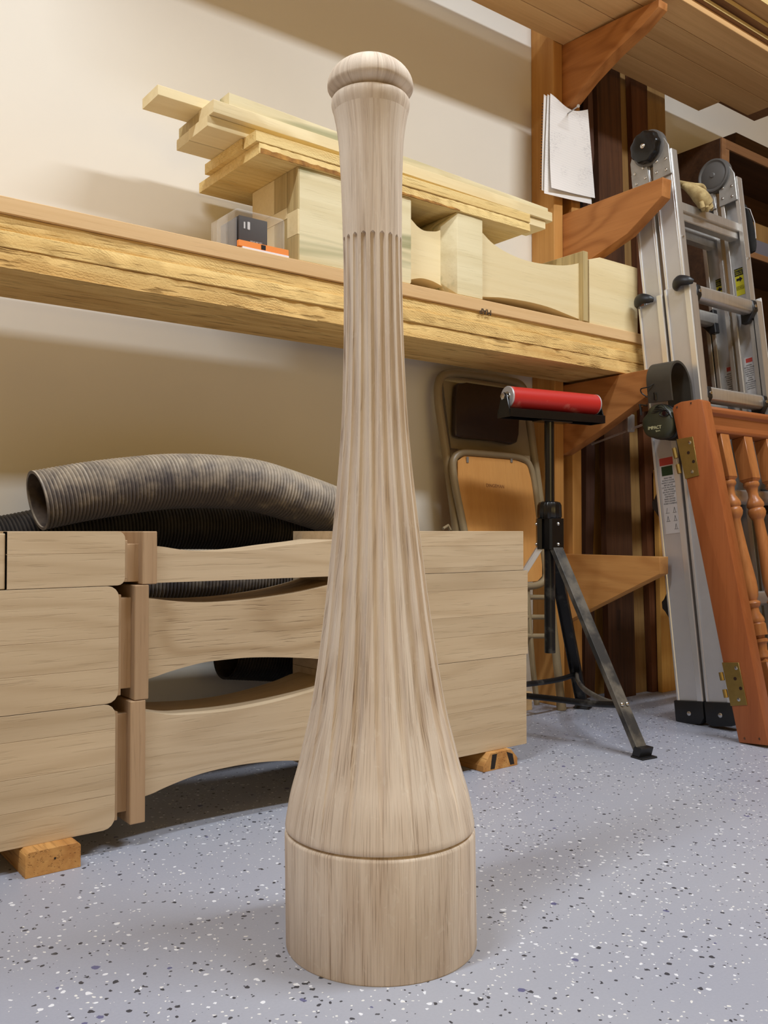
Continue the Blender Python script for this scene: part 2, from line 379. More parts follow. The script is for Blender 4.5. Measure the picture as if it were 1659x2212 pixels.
    def text(s, txt, origin, xdir, ydir, size, depth=0.0003, bold=0.0):
        cu = bpy.data.curves.new('t', 'FONT'); cu.body = txt; cu.size = size; cu.extrude = depth; cu.offset = bold
        cu.align_x = 'CENTER'; cu.align_y = 'CENTER'; cu.resolution_u = 3
        o = bpy.data.objects.new('t', cu); me = bpy.data.meshes.new_from_object(o)
        x = V(xdir).normalized(); y = V(ydir).normalized(); z = x.cross(y)
        mt = Matrix((x, y, z)).transposed().to_4x4(); mt.translation = V(origin)
        b = bmesh.new(); b.from_mesh(me); b.transform(mt); s.take(b, False)
        bpy.data.objects.remove(o); bpy.data.curves.remove(cu); bpy.data.meshes.remove(me); return s
    def build(s, name, m=None, parent=None, ang=35):
        if m is not None and not s.mats: s.mats = [m]
        bb = [v.co for v in s.bm.verts]
        lo = V([min(v[i] for v in bb) for i in range(3)]); hi = V([max(v[i] for v in bb) for i in range(3)])
        org = V(((lo.x + hi.x) / 2, (lo.y + hi.y) / 2, lo.z))
        for v in s.bm.verts: v.co -= org
        me = bpy.data.meshes.new(name); s.bm.to_mesh(me); s.bm.free()
        for x in s.mats: me.materials.append(x)
        me.set_sharp_from_angle(angle=math.radians(ang))
        o = bpy.data.objects.new(name, me); COL.objects.link(o); ORG[o] = org
        if parent: o.parent = parent; o.location = org - ORG[parent]
        else: o.location = org
        return o
def tag(o, label, cat, group=None):
    o['label'] = label; o['category'] = cat
    if group: o['group'] = group
    return o
def thing(name, loc, label, cat, group=None):
    o = bpy.data.objects.new(name, None); COL.objects.link(o); o.empty_display_size = 0.05
    o.location = V(loc); ORG[o] = V(loc); return tag(o, label, cat, group)
def struct(o): o['kind'] = 'structure'; return o
def catmull(pts, n=8):
    pts = [V(p) for p in pts]; P = [pts[0] * 2 - pts[1]] + pts + [pts[-1] * 2 - pts[-2]]; out = []
    for i in range(1, len(P) - 2):
        a, b, c, d = P[i - 1:i + 3]
        for k in range(n):
            t = k / n
            out.append(0.5 * ((2 * b) + (c - a) * t + (2 * a - 5 * b + 4 * c - d) * t * t + (3 * b - a - 3 * c + d) * t ** 3))
    out.append(pts[-1]); return out
def resample(pts, step):
    out = [pts[0].copy()]; acc = 0
    for a, b in zip(pts, pts[1:]):
        L = (b - a).length; d = step - acc
        while d <= L: out.append(a.lerp(b, d / L)); d += step
        acc = L - (d - step)
    return out

YW = 1.84
# ------------------------------------------------------------------ room
struct(MB().box(-2.4, 4.4, -3.0, YW + 0.1, -0.05, 0.0, 0).build('floor', FLOOR))
struct(MB().box(-2.4, 4.4, YW, YW + 0.1, 0, 2.7, 0).build('wall_back', CREAM))
struct(MB().box(-2.5, -2.4, -3.0, YW + 0.1, 0, 2.7, 0).build('wall_left', SIDEW))
struct(MB().box(4.4, 4.5, -3.0, YW + 0.1, 0, 2.7, 0).build('wall_right', SIDEW))
struct(MB().box(-2.4, 4.4, -3.1, -3.0, 0, 2.7, 0).build('wall_front', SIDEW))
struct(MB().box(-2.5, 4.5, -3.1, YW + 0.1, 2.7, 2.8, 0).build('ceiling', CEILM))

# ------------------------------------------------------------------ turned fluted post
ZD = 1.115
P0 = FH * ZD + RT * ((824 - 829.5) / FPX * ZD)
SH = 0.0132
def hgt(y): return on_pl(829.5, y, FH * ZD, FH).z
PROF = [(1777, 203.5), (1765, 202), (1750, 199.5), (1725, 195), (1700, 189.5), (1650, 175), (1600, 163), (1550, 151), (1500, 141), (1450, 133), (1400, 125.5), (1350, 118.5), (1300, 112),
        (1200, 100.5), (1100, 89.5), (1000, 79.5), (900, 72), (800, 67.5), (700, 65), (600, 64), (515, 64.5), (456, 65.5), (397, 67), (362, 68.5), (315, 71), (280, 75), (262, 78.5), (249, 81)]
PZ = sorted([(hgt(y), w / FPX * ZD * 0.995) for y, w in PROF])
def rad(z):
    if z <= PZ[0][0]: return PZ[0][1]
    if z >= PZ[-1][0]: return PZ[-1][1]
    for i in range(len(PZ) - 1):
        if PZ[i][0] <= z <= PZ[i + 1][0]:
            a = PZ[max(i - 1, 0)]; b = PZ[i]; c = PZ[i + 1]; d = PZ[min(i + 2, len(PZ) - 1)]
            t = (z - b[0]) / (c[0] - b[0]); h = c[0] - b[0]
            m0 = (c[1] - a[1]) / (c[0] - a[0]); m1 = (d[1] - b[1]) / (d[0] - b[0])
            return b[1] * (2 * t ** 3 - 3 * t * t + 1) + h * m0 * (t ** 3 - 2 * t * t + t) + c[1] * (-2 * t ** 3 + 3 * t * t) + h * m1 * (t ** 3 - t * t)
def ppt(r, th, z):
    return P0 + RT * (r * math.cos(th) - SH * z) + FH * (r * math.sin(th)) + ZZ * z
post = thing('turned_post', P0, 'tall pale turned oak post with fluted flaring shaft standing on the floor in front', 'post')
def post_ring_mesh(prof, seg=96):
    m = MB(); b = bmesh.new(); rings = [[b.verts.new(ppt(max(r, 1e-4), 2 * math.pi * i / seg, z)) for i in range(seg)] for r, z in prof]
    for A, B in zip(rings, rings[1:]):
        for i in range(seg): b.faces.new([A[i], A[(i + 1) % seg], B[(i + 1) % seg], B[i]])
    b.faces.new(rings[0][::-1]); b.faces.new(rings[-1]); return m.take(b)
ZG = 0.1395
RB = 203.5 / FPX * ZD * 0.995
post_ring_mesh([(RB - 0.0005, 0), (RB + 0.0005, 0.002), (RB + 0.0005, ZG - 0.006), (RB, ZG - 0.0035), (RB - 0.0015, ZG - 0.002), (RB - 0.005, ZG - 0.0012), (RB - 0.0055, ZG + 0.003)]).build('base', OAKZ, post)
# shaft
ZT = hgt(519); ZE = 0.157; ZTOP = hgt(249)
zs = [ZG, ZG + 0.0015, ZG + 0.004, ZG + 0.008, 0.152]
z = 0.157
while z < ZT - 0.012: zs.append(z); z += 0.0075
z = ZT - 0.012
while z < ZT + 0.001: zs.append(z); z += 0.0009
z = ZT + 0.004
while z < ZTOP: zs.append(z); z += 0.01
zs.append(ZTOP)
NF = 20; SUB = [-1, -.92, -.8, -.62, -.4, -.15, .15, .4, .62, .8, .92, 1]; GAP = 6
b = bmesh.new(); rings = []
for z in zs:
    R = rad(z); 
    if z <= ZG: R -= 0.0035
    elif z <= ZG + 0.0016: R -= 0.0008
    t = max(0, min(1, (z - ZE) / (ZT - ZE)))
    if z > ZT or z < ZE: wv = 0.0; dp = 0.0
    else:
        wv = 0.0031 + 0.0036 * min(1, (1 - t) / 0.5)
        tp = min(1, (z - ZE) / 0.13)
        wv *= tp ** 0.6
        dp = min(wv * 1.05, 0.0066) * (0.45 + 0.55 * tp)
        e = ZT - z
        if e < 0.003: q = math.sqrt(max(0, 1 - ((0.003 - e) / 0.003) ** 2)); wv *= q; dp *= min(1, q * 1.4)
    ww = max(wv, 0.0005) if (wv or z > ZT) else 0.0005
    ring = []
    for k in range(NF):
        th0 = -math.pi / 2 + math.radians(1.5) + 2 * math.pi * k / NF; hw = ww / R
        for sfr in SUB:
            r = R - (dp * math.sqrt(max(0, 1 - sfr * sfr)) if wv else 0)
            ring.append(b.verts.new(ppt(r, th0 + sfr * hw, z)))
        g0 = th0 + hw; g1 = th0 + 2 * math.pi / NF - hw
        for j in range(1, GAP + 1): ring.append(b.verts.new(ppt(R, g0 + (g1 - g0) * j / (GAP + 1), z)))
    rings.append(ring)
n = len(rings[0])
for A, B in zip(rings, rings[1:]):
    for i in range(n): b.faces.new([A[i], A[(i + 1) % n], B[(i + 1) % n], B[i]])
b.faces.new(rings[0][::-1]); b.faces.new(rings[-1])
MB().take(b).build('fluted_shaft', OAKZ, post, ang=50)
# collar and cap
K = ZD / FPX * 0.995
zc = hgt(228)
pr = [(rad(ZTOP), ZTOP), (84 * K, hgt(240)), (85.6 * K, hgt(233)), (86 * K, hgt(227)), (85.2 * K, hgt(221)), (82.5 * K, hgt(217)), (78 * K, hgt(215)), (70 * K, hgt(214.5))]
post_ring_mesh(pr).build('collar', OAKZ, post)
zc = hgt(191); RC = 94.5 * K; H1 = 0.037; H2 = 0.0175
pr = [(72 * K, hgt(214.6))]
for i in range(5, 15):
    a = -math.pi / 2 + i * math.pi / 2 / 15 
    pr.append((max(72 * K, RC * math.cos(a)) if i < 7 else RC * math.cos(a), zc + H2 * math.sin(a)))
for i in range(0, 17):
    a = i * math.pi / 2 / 16; pr.append((RC * math.cos(a), zc + H1 * math.sin(a)))
pr = [pr[0]] + sorted(pr[1:], key=lambda q: q[1])
post_ring_mesh(pr).build('cap', OAKZ, post)

# ------------------------------------------------------------------ stack of oak table legs
YF = 1.376; YB = 1.562
def px_y(pts, Y): return [on_y(x, y, Y) for x, y in pts]
def arc_rect(x0, x1, z0, z1, r, Y, left=False):
    P = []
    def corner(cx, cz, a0):
        for i in range(5):
            a = math.radians(a0 + i * 22.5); P.append(V((cx + r * math.cos(a), Y, cz + r * math.sin(a))))
    P.append(V((x0, Y, z0))); corner(x1 - r, z0 + r, -90); corner(x1 - r, z1 - r, 0); P.append(V((x0, Y, z1)))
    return P
def X_at(px, Y): return on_y(px, 1146, Y).x
def zclip(P, za, zb):
    for z_, sg in ((za, 1), (zb, -1)):
        Q = []
        for a, b_ in zip(P, P[1:] + P[:1]):
            ia, ib = (a.z - z_) * sg >= 0, (b_.z - z_) * sg >= 0
            if ia: Q.append(a)
            if ia != ib: Q.append(a.lerp(b_, (z_ - a.z) / (b_.z - a.z)))
        P = Q
    out = []
    for p in P:
        if not out or (p - out[-1]).length > 1e-5: out.append(p)
    if (out[0] - out[-1]).length < 1e-5: out.pop()
    return out
def staves(P, cuts, t, name, ext, mat=None):
    zs_ = [min(p.z for p in P) - 1] + cuts + [max(p.z for p in P) + 1]
    e = MB().prism([p + V((0, 0.001, 0)) for p in P], ext - V((0, 0.002, 0)), 0).build(name, OAKX, t)
    for a, b_ in zip(zs_, zs_[1:]):
        Q = zclip(P, a + 0.00015, b_ - 0.00015)
        MB().prism(Q, (0, 0.022, 0), 0.0004).build('stave', mat or OAKX, e)
    return e
def oak_leg(label, z0, z1, xL, xblock, xneck, xcol, top, bot, xend, group, half=False, extras=None, wood_w=OAKX, cutsL=(), cutsR=()):
    z1 -= 0.0008
    t = thing('table_leg_blank', (0.8, (YF + YB) / 2, z0), label, 'table leg', group)
    h_ = z1 - z0
    staves(arc_rect(xL, xblock, z0, z1, 0.018 if not half else 0.012, YF), [z0 + h_ * q for q in cutsL], t, 'block', V((0, YB - YF, 0)))
    # neck, one step back
    zm = 0.014
    m = MB(); m.box(xblock - 0.004, xblock + 0.006, YF + 0.006, YB - 0.006, z0 + zm * 0.7, z1 - zm, 0.0008)
    m.box(xblock, xneck + 0.004, YF + 0.016, YB - 0.016, z0 + (0.004 if half else 0.018), z1 - 0.02, 0.0008); m.build('neck', OAKE, t)
    MB().box(xneck, xcol, YF, YB, z0, z1, 0.0012).build('collar', OAKE, t)
    Yw = YF + 0.014
    topc = catmull(px_y(top, Yw), 5); botc = catmull(px_y(bot, Yw), 5)
    topc[0].x = botc[0].x = xcol - 0.002
    for p in topc: p.z = min(p.z, z1 - 0.001)
    for p in botc: p.z = max(p.z, z0 + 0.001)
    xr = 0.985
    topc.append(V((xr, Yw, min(z1 - 0.001, topc[-1].z + 0.004)))); botc.append(V((xr, Yw, botc[-1].z)))
    def zat(c, x):
        for p, q in zip(c, c[1:]):
            if p.x <= x <= q.x: return p.z + (q.z - p.z) * (x - p.x) / max(q.x - p.x, 1e-6)
        return c[-1].z if x > c[-1].x else c[0].z
    bw = bmesh.new(); rr = []; xs0 = xcol - 0.002; nst = 36; zmin_t = min(p.z for p in topc)
    for i in range(nst + 1):
        x = xs0 + (xr - xs0) * i / nst; zt_ = zat(topc, x); zb_w = zat(botc, x)
        yb_w = YB - 0.016 - (0.055 if half else 0.025) * math.sin(math.pi * (0.04 + 0.92 * i / nst)) ** 0.9
        rr.append([bw.verts.new(p) for p in ((x, Yw, zb_w), (x, yb_w, zb_w), (x, yb_w, zt_), (x, Yw, zt_))])
    for A_, B_ in zip(rr, rr[1:]):
        for i in range(4): bw.faces.new([A_[i], A_[(i + 1) % 4], B_[(i + 1) % 4], B_[i]])
    bw.faces.new(rr[0]); bw.faces.new(rr[-1]); bmesh.ops.recalc_face_normals(bw, faces=bw.faces[:])
    MB().take(bw).build('curved_waist', wood_w, t)
    xf = 0.966
    P = arc_rect(xf, xend, z0, z1, 0.0015, YF)
    staves(P, [z0 + h_ * q for q in cutsR], t, 'foot_block', V((0, YB - YF, 0)))
    for e in (extras or []): e(t)
    return t
G = 'oak table leg blanks in the stack'
Z1, Z2, Z3, Z4 = 0.037, 0.2312, 0.414, 0.4995
leg3 = oak_leg('bottom oak table leg blank of the stack, resting on two wood blocks', Z1, Z2, 0.16, X_at(252, YF), X_at(284, YF), X_at(317, YF),
    [(318, 1536), (366, 1544), (412, 1543), (504, 1534), (595, 1516), (676, 1493), (715, 1478)],
    [(318, 1720), (366, 1697), (435, 1671), (504, 1655), (550, 1648), (595, 1644), (646, 1643), (715, 1644)], 1.447, G, cutsL=(0.27, 0.52, 0.80), cutsR=(0.22, 0.47, 0.72))
MB().box(1.4475, 1.458, 1.405, 1.44, 0.074, 0.205, 0.0006).build('spline', OAKE, leg3)
oak_leg('middle oak table leg blank of the stack with swirling grain on its waist', Z2, Z3, 0.16, X_at(258, YF), X_at(292, YF), X_at(323, YF),
    [(324, 1292), (389, 1300), (458, 1302), (550, 1295), (641, 1281), (705, 1266), (730, 1258)],
    [(323, 1467), (366, 1451), (435, 1432), (504, 1423), (550, 1420), (618, 1420), (685, 1423), (730, 1428)], 1.452, G, wood_w=OAKX2, cutsL=(0.30, 0.56), cutsR=(0.28, 0.50, 0.80))
def top_extra(t):
    MB().box(0.14, 0.3635, YF + 0.004, YB, Z3, Z4 - 0.004, 0.001).build('block', OAKX, t)
oak_leg('thin half-height oak table leg blank on top of the stack', Z3, Z4, 0.365, X_at(271, YF), X_at(308, YF), X_at(340, YF),
    [(341, 1179), (390, 1187), (440, 1191), (500, 1191), (560, 1186), (620, 1178), (680, 1172), (715, 1168)],
    [(341, 1265), (440, 1260), (560, 1254), (680, 1248), (715, 1246)], 1.4388, G, half=True, extras=[top_extra], cutsL=(0.6,), cutsR=(0.12, 0.64))
# wood blocks under the stack
bl = thing('wood_block', (0.426, 1.45, 0), 'orange-brown wood block on the floor under the left of the leg stack', 'wood block')
MB().prism([(0.386, 1.348, 0.0), (0.466, 1.348, 0.0), (0.466, 1.348, 0.033), (0.461, 1.348, 0.037), (0.391, 1.348, 0.037), (0.386, 1.348, 0.032)], (0, 0.2, 0), 0.0006).build('body', BLOCKW, bl)
MB().cyl((0.428, 1.3476, 0.021), (0.428, 1.35, 0.021), 0.0016, 10).build('nail_hole', INK, bl)
bl = thing('wood_block', (1.355, 1.45, 0), 'chamfered wood block with black stains under the right of the leg stack', 'wood block')
MB().prism([(1.305, 1.363, 0.0), (1.405, 1.363, 0.0), (1.405, 1.363, 0.016), (1.386, 1.363, 0.0366), (1.325, 1.363, 0.0366), (1.305, 1.363, 0.012)], (0, 0.19, 0), 0.0006).build('body', BLOCKW, bl)
m = MB(); m.prism([(1.325, 1.3626, 0.003), (1.337, 1.3626, 0.003), (1.344, 1.3626, 0.033), (1.33, 1.3626, 0.033)], (0, 0.001, 0)); m.build('stain', SCORCH, bl); m = MB(); m.prism([(1.383, 1.3626, 0.004), (1.395, 1.3626, 0.004), (1.390, 1.3626, 0.026), (1.372, 1.3626, 0.033)], (0, 0.001, 0))
m.build('stain', SCORCH, bl)

# ------------------------------------------------------------------ hoses
def hose(name, ctrl, r, label, mat, pitch=0.0072):
    t = thing(name, (ctrl[0][0], ctrl[0][1], min(c[2] for c in ctrl) - r), label, 'hose')
    path = resample(catmull(ctrl, 14), pitch / 4)
    prof = [1.0, 0.98, 0.91, 0.98]
    m = MB(); m.tube(path, r, 36, cap=False, rf=lambda i: r * prof[i % 4]); m.build('ribbed_wall', mat, t, ang=60)
    m = MB(); m.tube(path[::3], r * 0.91, 24, cap=False); o = m.build('inner_lining', HOSEI, t, ang=60)
    m = MB(); ro, ri = r * 1.0, r * 0.90
    d = (path[1] - path[0]).normalized()
    m.lathe([(ri, 0), (ro, 0), (ro, 0.003), (ri, 0.003), (ri, 0)], path[0] - d * 0.0015, d, 36, cap=False); m.build('cut_rim', mat, t)
    return t
YA = 1.645
A = [on_y(x, y, YA) for x, y in ((82, 1081), (183, 1062), (275, 1049), (366, 1040), (458, 1040), (550, 1049), (641, 1076), (719, 1104))]
A += [V((1.215, YA - 0.015, 0.505)), V((1.262, YA - 0.025, 0.452)), V((1.235, YA - 0.025, 0.408)), V((1.14, YA - 0.025, 0.40)), V((0.95, YA - 0.025, 0.405)), V((0.72, YA - 0.028, 0.41)), V((0.5, YA - 0.025, 0.40)), V((0.3, YA - 0.02, 0.36))]
hose('duct_hose', A, 0.054, 'dusty grey ribbed hose arching over the leg stack with open cut end', HOSE)
YH = 1.75
B = [V((0.05, YH, 0.40)), V((0.28, YH, 0.45)), V((0.45, YH, 0.473)), V((0.6, YH, 0.500)), V((0.85, YH, 0.508)), V((1.08, YH, 0.488)), V((1.28, YH, 0.44)), V((1.40, YH, 0.34)), V((1.38, YH, 0.235)), V((1.25, YH - 0.01, 0.20)), V((1.08, YH - 0.02, 0.215)), V((0.9, YH - 0.03, 0.24))]
hose('duct_hose', B, 0.054, 'black ribbed hose lying low between the leg stack and the wall', HOSEB)

# ------------------------------------------------------------------ main shelf: stacked boards
def rough_board(name, x0, x1, y0, y1, za, zb, mat, label, cat='board', group=None, jit=0.0012, n=60, seed=1, sl=0.0, y0r=None, notes=None, endz=None):
    rnd = random.Random(seed); b = bmesh.new(); rings = []
    y0r = y0 if y0r is None else y0r
    ph = [rnd.uniform(0, 6.28) for _ in range(6)]
    for i in range(n + 1):
        t = i / n; x = x0 + (x1 - x0) * t; dz = -sl * (x - x0); yy = y0 + (y0r - y0) * t
        j = lambda k: jit * (math.sin(t * 9 + ph[k]) * 0.6 + rnd.uniform(-0.7, 0.7))
        b0 = 0.0012; zt = zb if endz is None else zb + (endz - zb) * t
        rings.append([b.verts.new(p) for p in ((x, yy + b0 + j(0), za + dz), (x, y1, za + dz), (x, y1, zt + dz), (x, yy + b0 + j(1), zt + dz + 0.2 * j(4)), (x, yy + j(2), zt + dz - b0 + 0.2 * j(5)), (x, yy + j(3), za + dz + b0))])
    for A_, B_ in zip(rings, rings[1:]):
        for i in range(6): b.faces.new([A_[i], B_[i], B_[(i + 1) % 6], A_[(i + 1) % 6]])
    b.faces.new(rings[0]); b.faces.new(rings[-1][::-1])
    bmesh.ops.recalc_face_normals(b, faces=b.faces[:])
    o = MB().take(b).build(name, mat); tag(o, label, cat, group); return o
sl = 0.002; XS0, XS1 = -0.35, 2.14
rough_board('shelf_board', XS0, XS1, 1.552, 1.75, 0.934, 0.967, ROUGH2, 'rough sawn yellow shelf board, lowest of the stack on the brackets', seed=3, sl=sl, jit=0.0022, n=120)
rough_board('shelf_board', XS0, XS1, 1.549, 1.75, 0.9675, 0.995, ROUGH, 'rough sawn yellow shelf board, second from the bottom of the stack', seed=5, sl=sl, jit=0.0016, n=120)
rough_board('shelf_board', XS0, XS1, 1.556, 1.75, 0.9955, 1.0235, ROUGH, 'yellow sawn shelf board directly under the smooth pale board', seed=9, sl=sl, jit=0.001, n=90)
sb = rough_board('shelf_board', XS0, XS1, 1.550, 1.74, 1.024, 1.052, BIRCH, 'smooth pale shelf board on top of the stack with handwritten letters on its edge', seed=11, sl=sl, jit=0.0003, n=20)
pm = on_y(1049, 673, 1.5485)
MB().text('MAP', pm, (-1, 0, -0.0), (0, 0, -1), 0.020, 0.0002, 0.0).build('handwriting', INK, sb)
ZA = 1.052 - sl * 1.33 + 0.0003   # top of the shelf near the poplar leg

# ------------------------------------------------------------------ poplar leg lying on the shelf
YP = 1.557; YPB = 1.745
pl = thing('table_leg_blank', (1.5, 1.65, ZA), 'long pale poplar table leg blank with carved waist lying on the shelf', 'table leg')
zt = 1.244; z0 = ZA + 0.0012
xa, xb = X_at(645, YP), X_at(889, YP)
P = arc_rect(xa, xb, z0, zt, 0.006, YP)
MB().prism(P, (0, YPB - YP, 0), 0.0012).build('block', POPX, pl)
# laminated staves seen on the left end
m = MB(); e = xa - 0.003
rnd = random.Random(4); W = YPB - YP; H = zt - z0
cells = [(0, .5, .62, 1), (.5, .78, .62, 1), (.78, 1, .55, 1), (0, .78, .5, .62), (0, .16, .1, .5), (.16, .33, .1, .5), (.33, .5, .1, .5), (.5, .66, .1, .5), (.66, .78, 0, .5), (.78, 1, .28, .55), (.78, 1, 0, .28), (0, .66, 0, .1)]
for i, (a, b_, c, d) in enumerate(cells):
    o = MB().box(e + rnd.uniform(-.0005, .0005), xa + 0.001, YPB - W * b_ + 0.0003, YPB - W * a - 0.0003, z0 + H * c + 0.0003, z0 + H * d - 0.0003, 0).build('end_stave', POPE if i % 3 else POPN, pl)
# neck
Yn = YP + 0.03
top = px_y([(880, 462), (892, 478), (910, 496), (934, 500), (951, 497), (975, 480)], Yn); bot = px_y([(880, 606), (891, 603), (910, 601), (931, 606), (951, 616), (975, 632)], Yn)
MB().prism(catmull(bot, 4) + catmull(top, 4)[::-1], (0, W - 0.06, 0), 0.0008).build('neck', POPN, pl)
xc0, xc1 = X_at(989, YP), X_at(1044, YP)
xm = (X_at(952, YP + 0.03))
b = bmesh.new()
hh = 0.028
c = [(xm, YP + 0.032, z0 + hh), (xc0, YP, z0), (xc1, YP, z0), (xc1, YPB, z0), (xc0, YPB, z0), (xm, YPB - 0.032, z0 + hh)]
lo_ = [(xm, YP + 0.030, z0 + hh), (xm, YPB - 0.03, z0 + hh), (xm, YPB - 0.03, zt - hh), (xm, YP + 0.030, zt - hh)]
hi_ = [(xc0, YP, z0), (xc0, YPB, z0), (xc0, YPB, zt), (xc0, YP, zt)]
en_ = [(xc1, YP, z0), (xc1, YPB, z0), (xc1, YPB, zt), (xc1, YP, zt)]
r_ = [[b.verts.new(p) for p in q] for q in (lo_, hi_, en_)]
for A_, B_ in zip(r_, r_[1:]):
    for i in range(4): b.faces.new([A_[i], A_[(i + 1) % 4], B_[(i + 1) % 4], B_[i]])
b.faces.new(r_[0][::-1]); b.faces.new(r_[-1]); bmesh.ops.recalc_face_normals(b, faces=b.faces[:])
bmesh.ops.bevel(b, geom=b.edges[:], offset=0.001, segments=1, affect='EDGES')
MB().take(b).build('beaded_block', POPX, pl)
Yw = YP + 0.012
top = px_y([(1040, 500), (1060, 522), (1085, 540), (1120, 557), (1155, 567), (1190, 572), (1225, 573), (1262, 566)], Yw)
bot = px_y([(1040, 641), (1067, 642), (1085, 643), (1120, 648), (1155, 655), (1190, 665), (1225, 679), (1262, 694)], Yw)
MB().prism(catmull(bot, 4) + catmull(top, 4)[::-1], (0, W - 0.024, 0), 0.0008).build('curved_waist', POPN, pl)
xf0, xf1 = X_at(1263, YP - 0.004), X_at(1273, YP - 0.004)
MB().box(xf0, xf1, YP - 0.004, YPB - 0.01, z0, on_y(1268, 545, YP).z, 0.001).build('flange', POPE, pl)
MB().prism(px_y([(1273, 701), (1290, 709), (1378, 726), (1377, 579), (1296, 556), (1273, 560)], YP), (0, W - 0.01, 0), 0.001).build('foot_block', POPN, pl)

# ------------------------------------------------------------------ lumber piled on the poplar leg
zz = 1.2445
def plank(x0, x1, y0, y1, z0, z1, mat, label, **k):
    o = rough_board('plank', x0, x1, y0, y1, z0, z1, mat, label, jit=k.pop('jit', 0.0004), n=k.pop('n', 24), **k); return o
o = plank(0.88, 1.65, 1.552, 1.817, zz, zz + 0.0215, POPY, 'wide bark-edged plank lying directly on the poplar leg', seed=21, jit=0.0015, n=60)
m = MB(); rb_ = random.Random(5); lo_b = []; hi_b = []
for i in range(60):
    x_ = 0.883 + i * 0.009; hh_ = 0.011 - 0.00012 * i + rb_.uniform(-.0012, .0012)
    lo_b.append(V((x_, 1.5506, zz + 0.0004 + rb_.uniform(0, .0008)))); hi_b.append(V((x_, 1.5506, zz + max(hh_, 0.003))))
m.prism(lo_b + hi_b[::-1], (0, 0.002, 0)); m.build('bark', BARK, o)
plank(0.872, 1.648, 1.550, 1.60, zz + 0.022, zz + 0.044, POPY, 'yellow plank above the bark-edged plank, flush with its front edge', seed=22)
plank(0.868, 1.60, 1.602, 1.765, zz + 0.022, zz + 0.044, POPY, 'yellow plank above the bark-edged plank, behind the front one', seed=23, jit=0.001)
plank(0.788, 1.765, 1.592, 1.675, zz + 0.0445, zz + 0.066, POPN, 'pale plank in the pile with darker underside overhanging to the left', seed=24, y0r=1.606)
plank(0.79, 1.50, 1.678, 1.737, zz + 0.0445, zz + 0.066, POPN, 'pale plank at the rear of the pile, low behind the overhanging one', seed=25)
plank(0.795, 1.55, 1.640, 1.737, zz + 0.0665, zz + 0.091, POPE, 'narrow darker plank inside the pile under the highest left stick', seed=26)
plank(0.792, 1.785, 1.574, 1.638, zz + 0.0665, zz + 0.091, POPN, 'long pale plank along the upper front of the pile', seed=27, y0r=1.60)
plank(0.70, 1.45, 1.625, 1.70, zz + 0.0915, zz + 0.112, POPN, 'pale stick reaching farthest left on top of the pile', seed=28)
plank(0.83, 1.775, 1.583, 1.622, zz + 0.0915, zz + 0.119, POPX, 'pale stick with green streak along the top front of the pile', seed=29, y0r=1.606, endz=zz + 0.102)

# ------------------------------------------------------------------ clear plastic package
pk = thing('plastic_package', (0.888, 1.6, ZA), 'small clear plastic package with orange card on the shelf beside the poplar leg', 'package')
zb = 1.0525 - sl * 1.2 
x0, x1 = 0.838, 0.942
MB().box(x0, x1 + 0.01, 1.568, 1.655, zb, zb + 0.084, 0.008, 3).build('clear_shell', CLEAR, pk)
MB().box(x0 - 0.004, x0 + 0.0, 1.600, 1.668, zb, zb + 0.078, 0.002).build('clear_flange', CLEAR, pk)
MB().box(x0 + 0.004, x0 + 0.006, 1.575, 1.64, zb + 0.001, zb + 0.066, 0.0004).build('grey_card', GREYC, pk)
MB().box(x0 + 0.008, x0 + 0.072, 1.570, 1.60, zb + 0.012, zb + 0.070, 0.001).build('dark_box', DKCARD, pk)
m = MB(); m.text('MEASURE SET', (x0 + 0.046, 1.5693, zb + 0.022), (1, 0, 0), (0, 0, 1), 0.0045); m.build('print', WHIST, pk)
m = MB(); m.box(x0 + 0.018, x0 + 0.021, 1.5685, 1.57, zb + 0.045, zb + 0.058, 0); m.box(x0 + 0.026, x0 + 0.032, 1.5685, 1.57, zb + 0.044, zb + 0.06, 0.001); m.build('picture', WHIST, pk)
MB().box(x0 + 0.002, x1 + 0.012, 1.560, 1.568, zb + 0.006, zb + 0.018, 0.0005).build('orange_card', ORANGE, pk)
MB().box(x0 + 0.010, x1 + 0.012, 1.559, 1.568, zb, zb + 0.006, 0.0005).build('white_card', CARDW, pk)
MB().box(x0 + 0.052, x0 + 0.062, 1.5594, 1.561, zb + 0.0075, zb + 0.0165, 0).build('printed_square', INK, pk)

# ------------------------------------------------------------------ wall posts and brackets
def post2(x0, x1, label, mat=FIRZ):
    o = MB().box(x0, x1, 1.751, YW, 0, 2.7, 0.002).build('shelf_post', mat); return tag(o, label, 'post')
post2(1.962, 1.9995, 'knotty fir wall post left of the shelf brackets')
post2(2.0385, 2.077, 'fir wall post right of the shelf brackets, mostly hidden by them')
def bracket(pts, label, mat, ybk=YW - 0.004, wid=0.038):
    P = [on_x(x, y, 2.0) for x, y in pts]
    P[0].y = P[-1].y = ybk
    o = MB().prism(P, (wid, 0, 0), 0.0012).build('shelf_bracket', mat); return tag(o, label, 'bracket')
def bpt(pts, label, mat):
    P = [on_x(x, y, 2.0005) for x, y in pts]
    P = [V((2.0005, YW - 0.004, P[0].z))] + P + [V((2.0005, YW - 0.004, P[-1].z))]
    o = MB().prism(P, (0.0375, 0, 0), 0.0012).build('shelf_bracket', mat); return tag(o, label, 'bracket')
ZU = on_x(1220, 96, 2.0).z
bpt([(1220, 96), (1424, -3), (1423, 14), (1384, 59), (1324, 115), (1275, 168), (1228, 229), (1220, 236)], 'tapered brown shelf bracket at the top, under the upper shelf', FIRY)
bpt([(1222, 462), (1432, 382), (1430, 423), (1354, 506), (1275, 560), (1222, 586)], 'tapered reddish shelf bracket with nothing on it, beside the ladder top', FIRY)
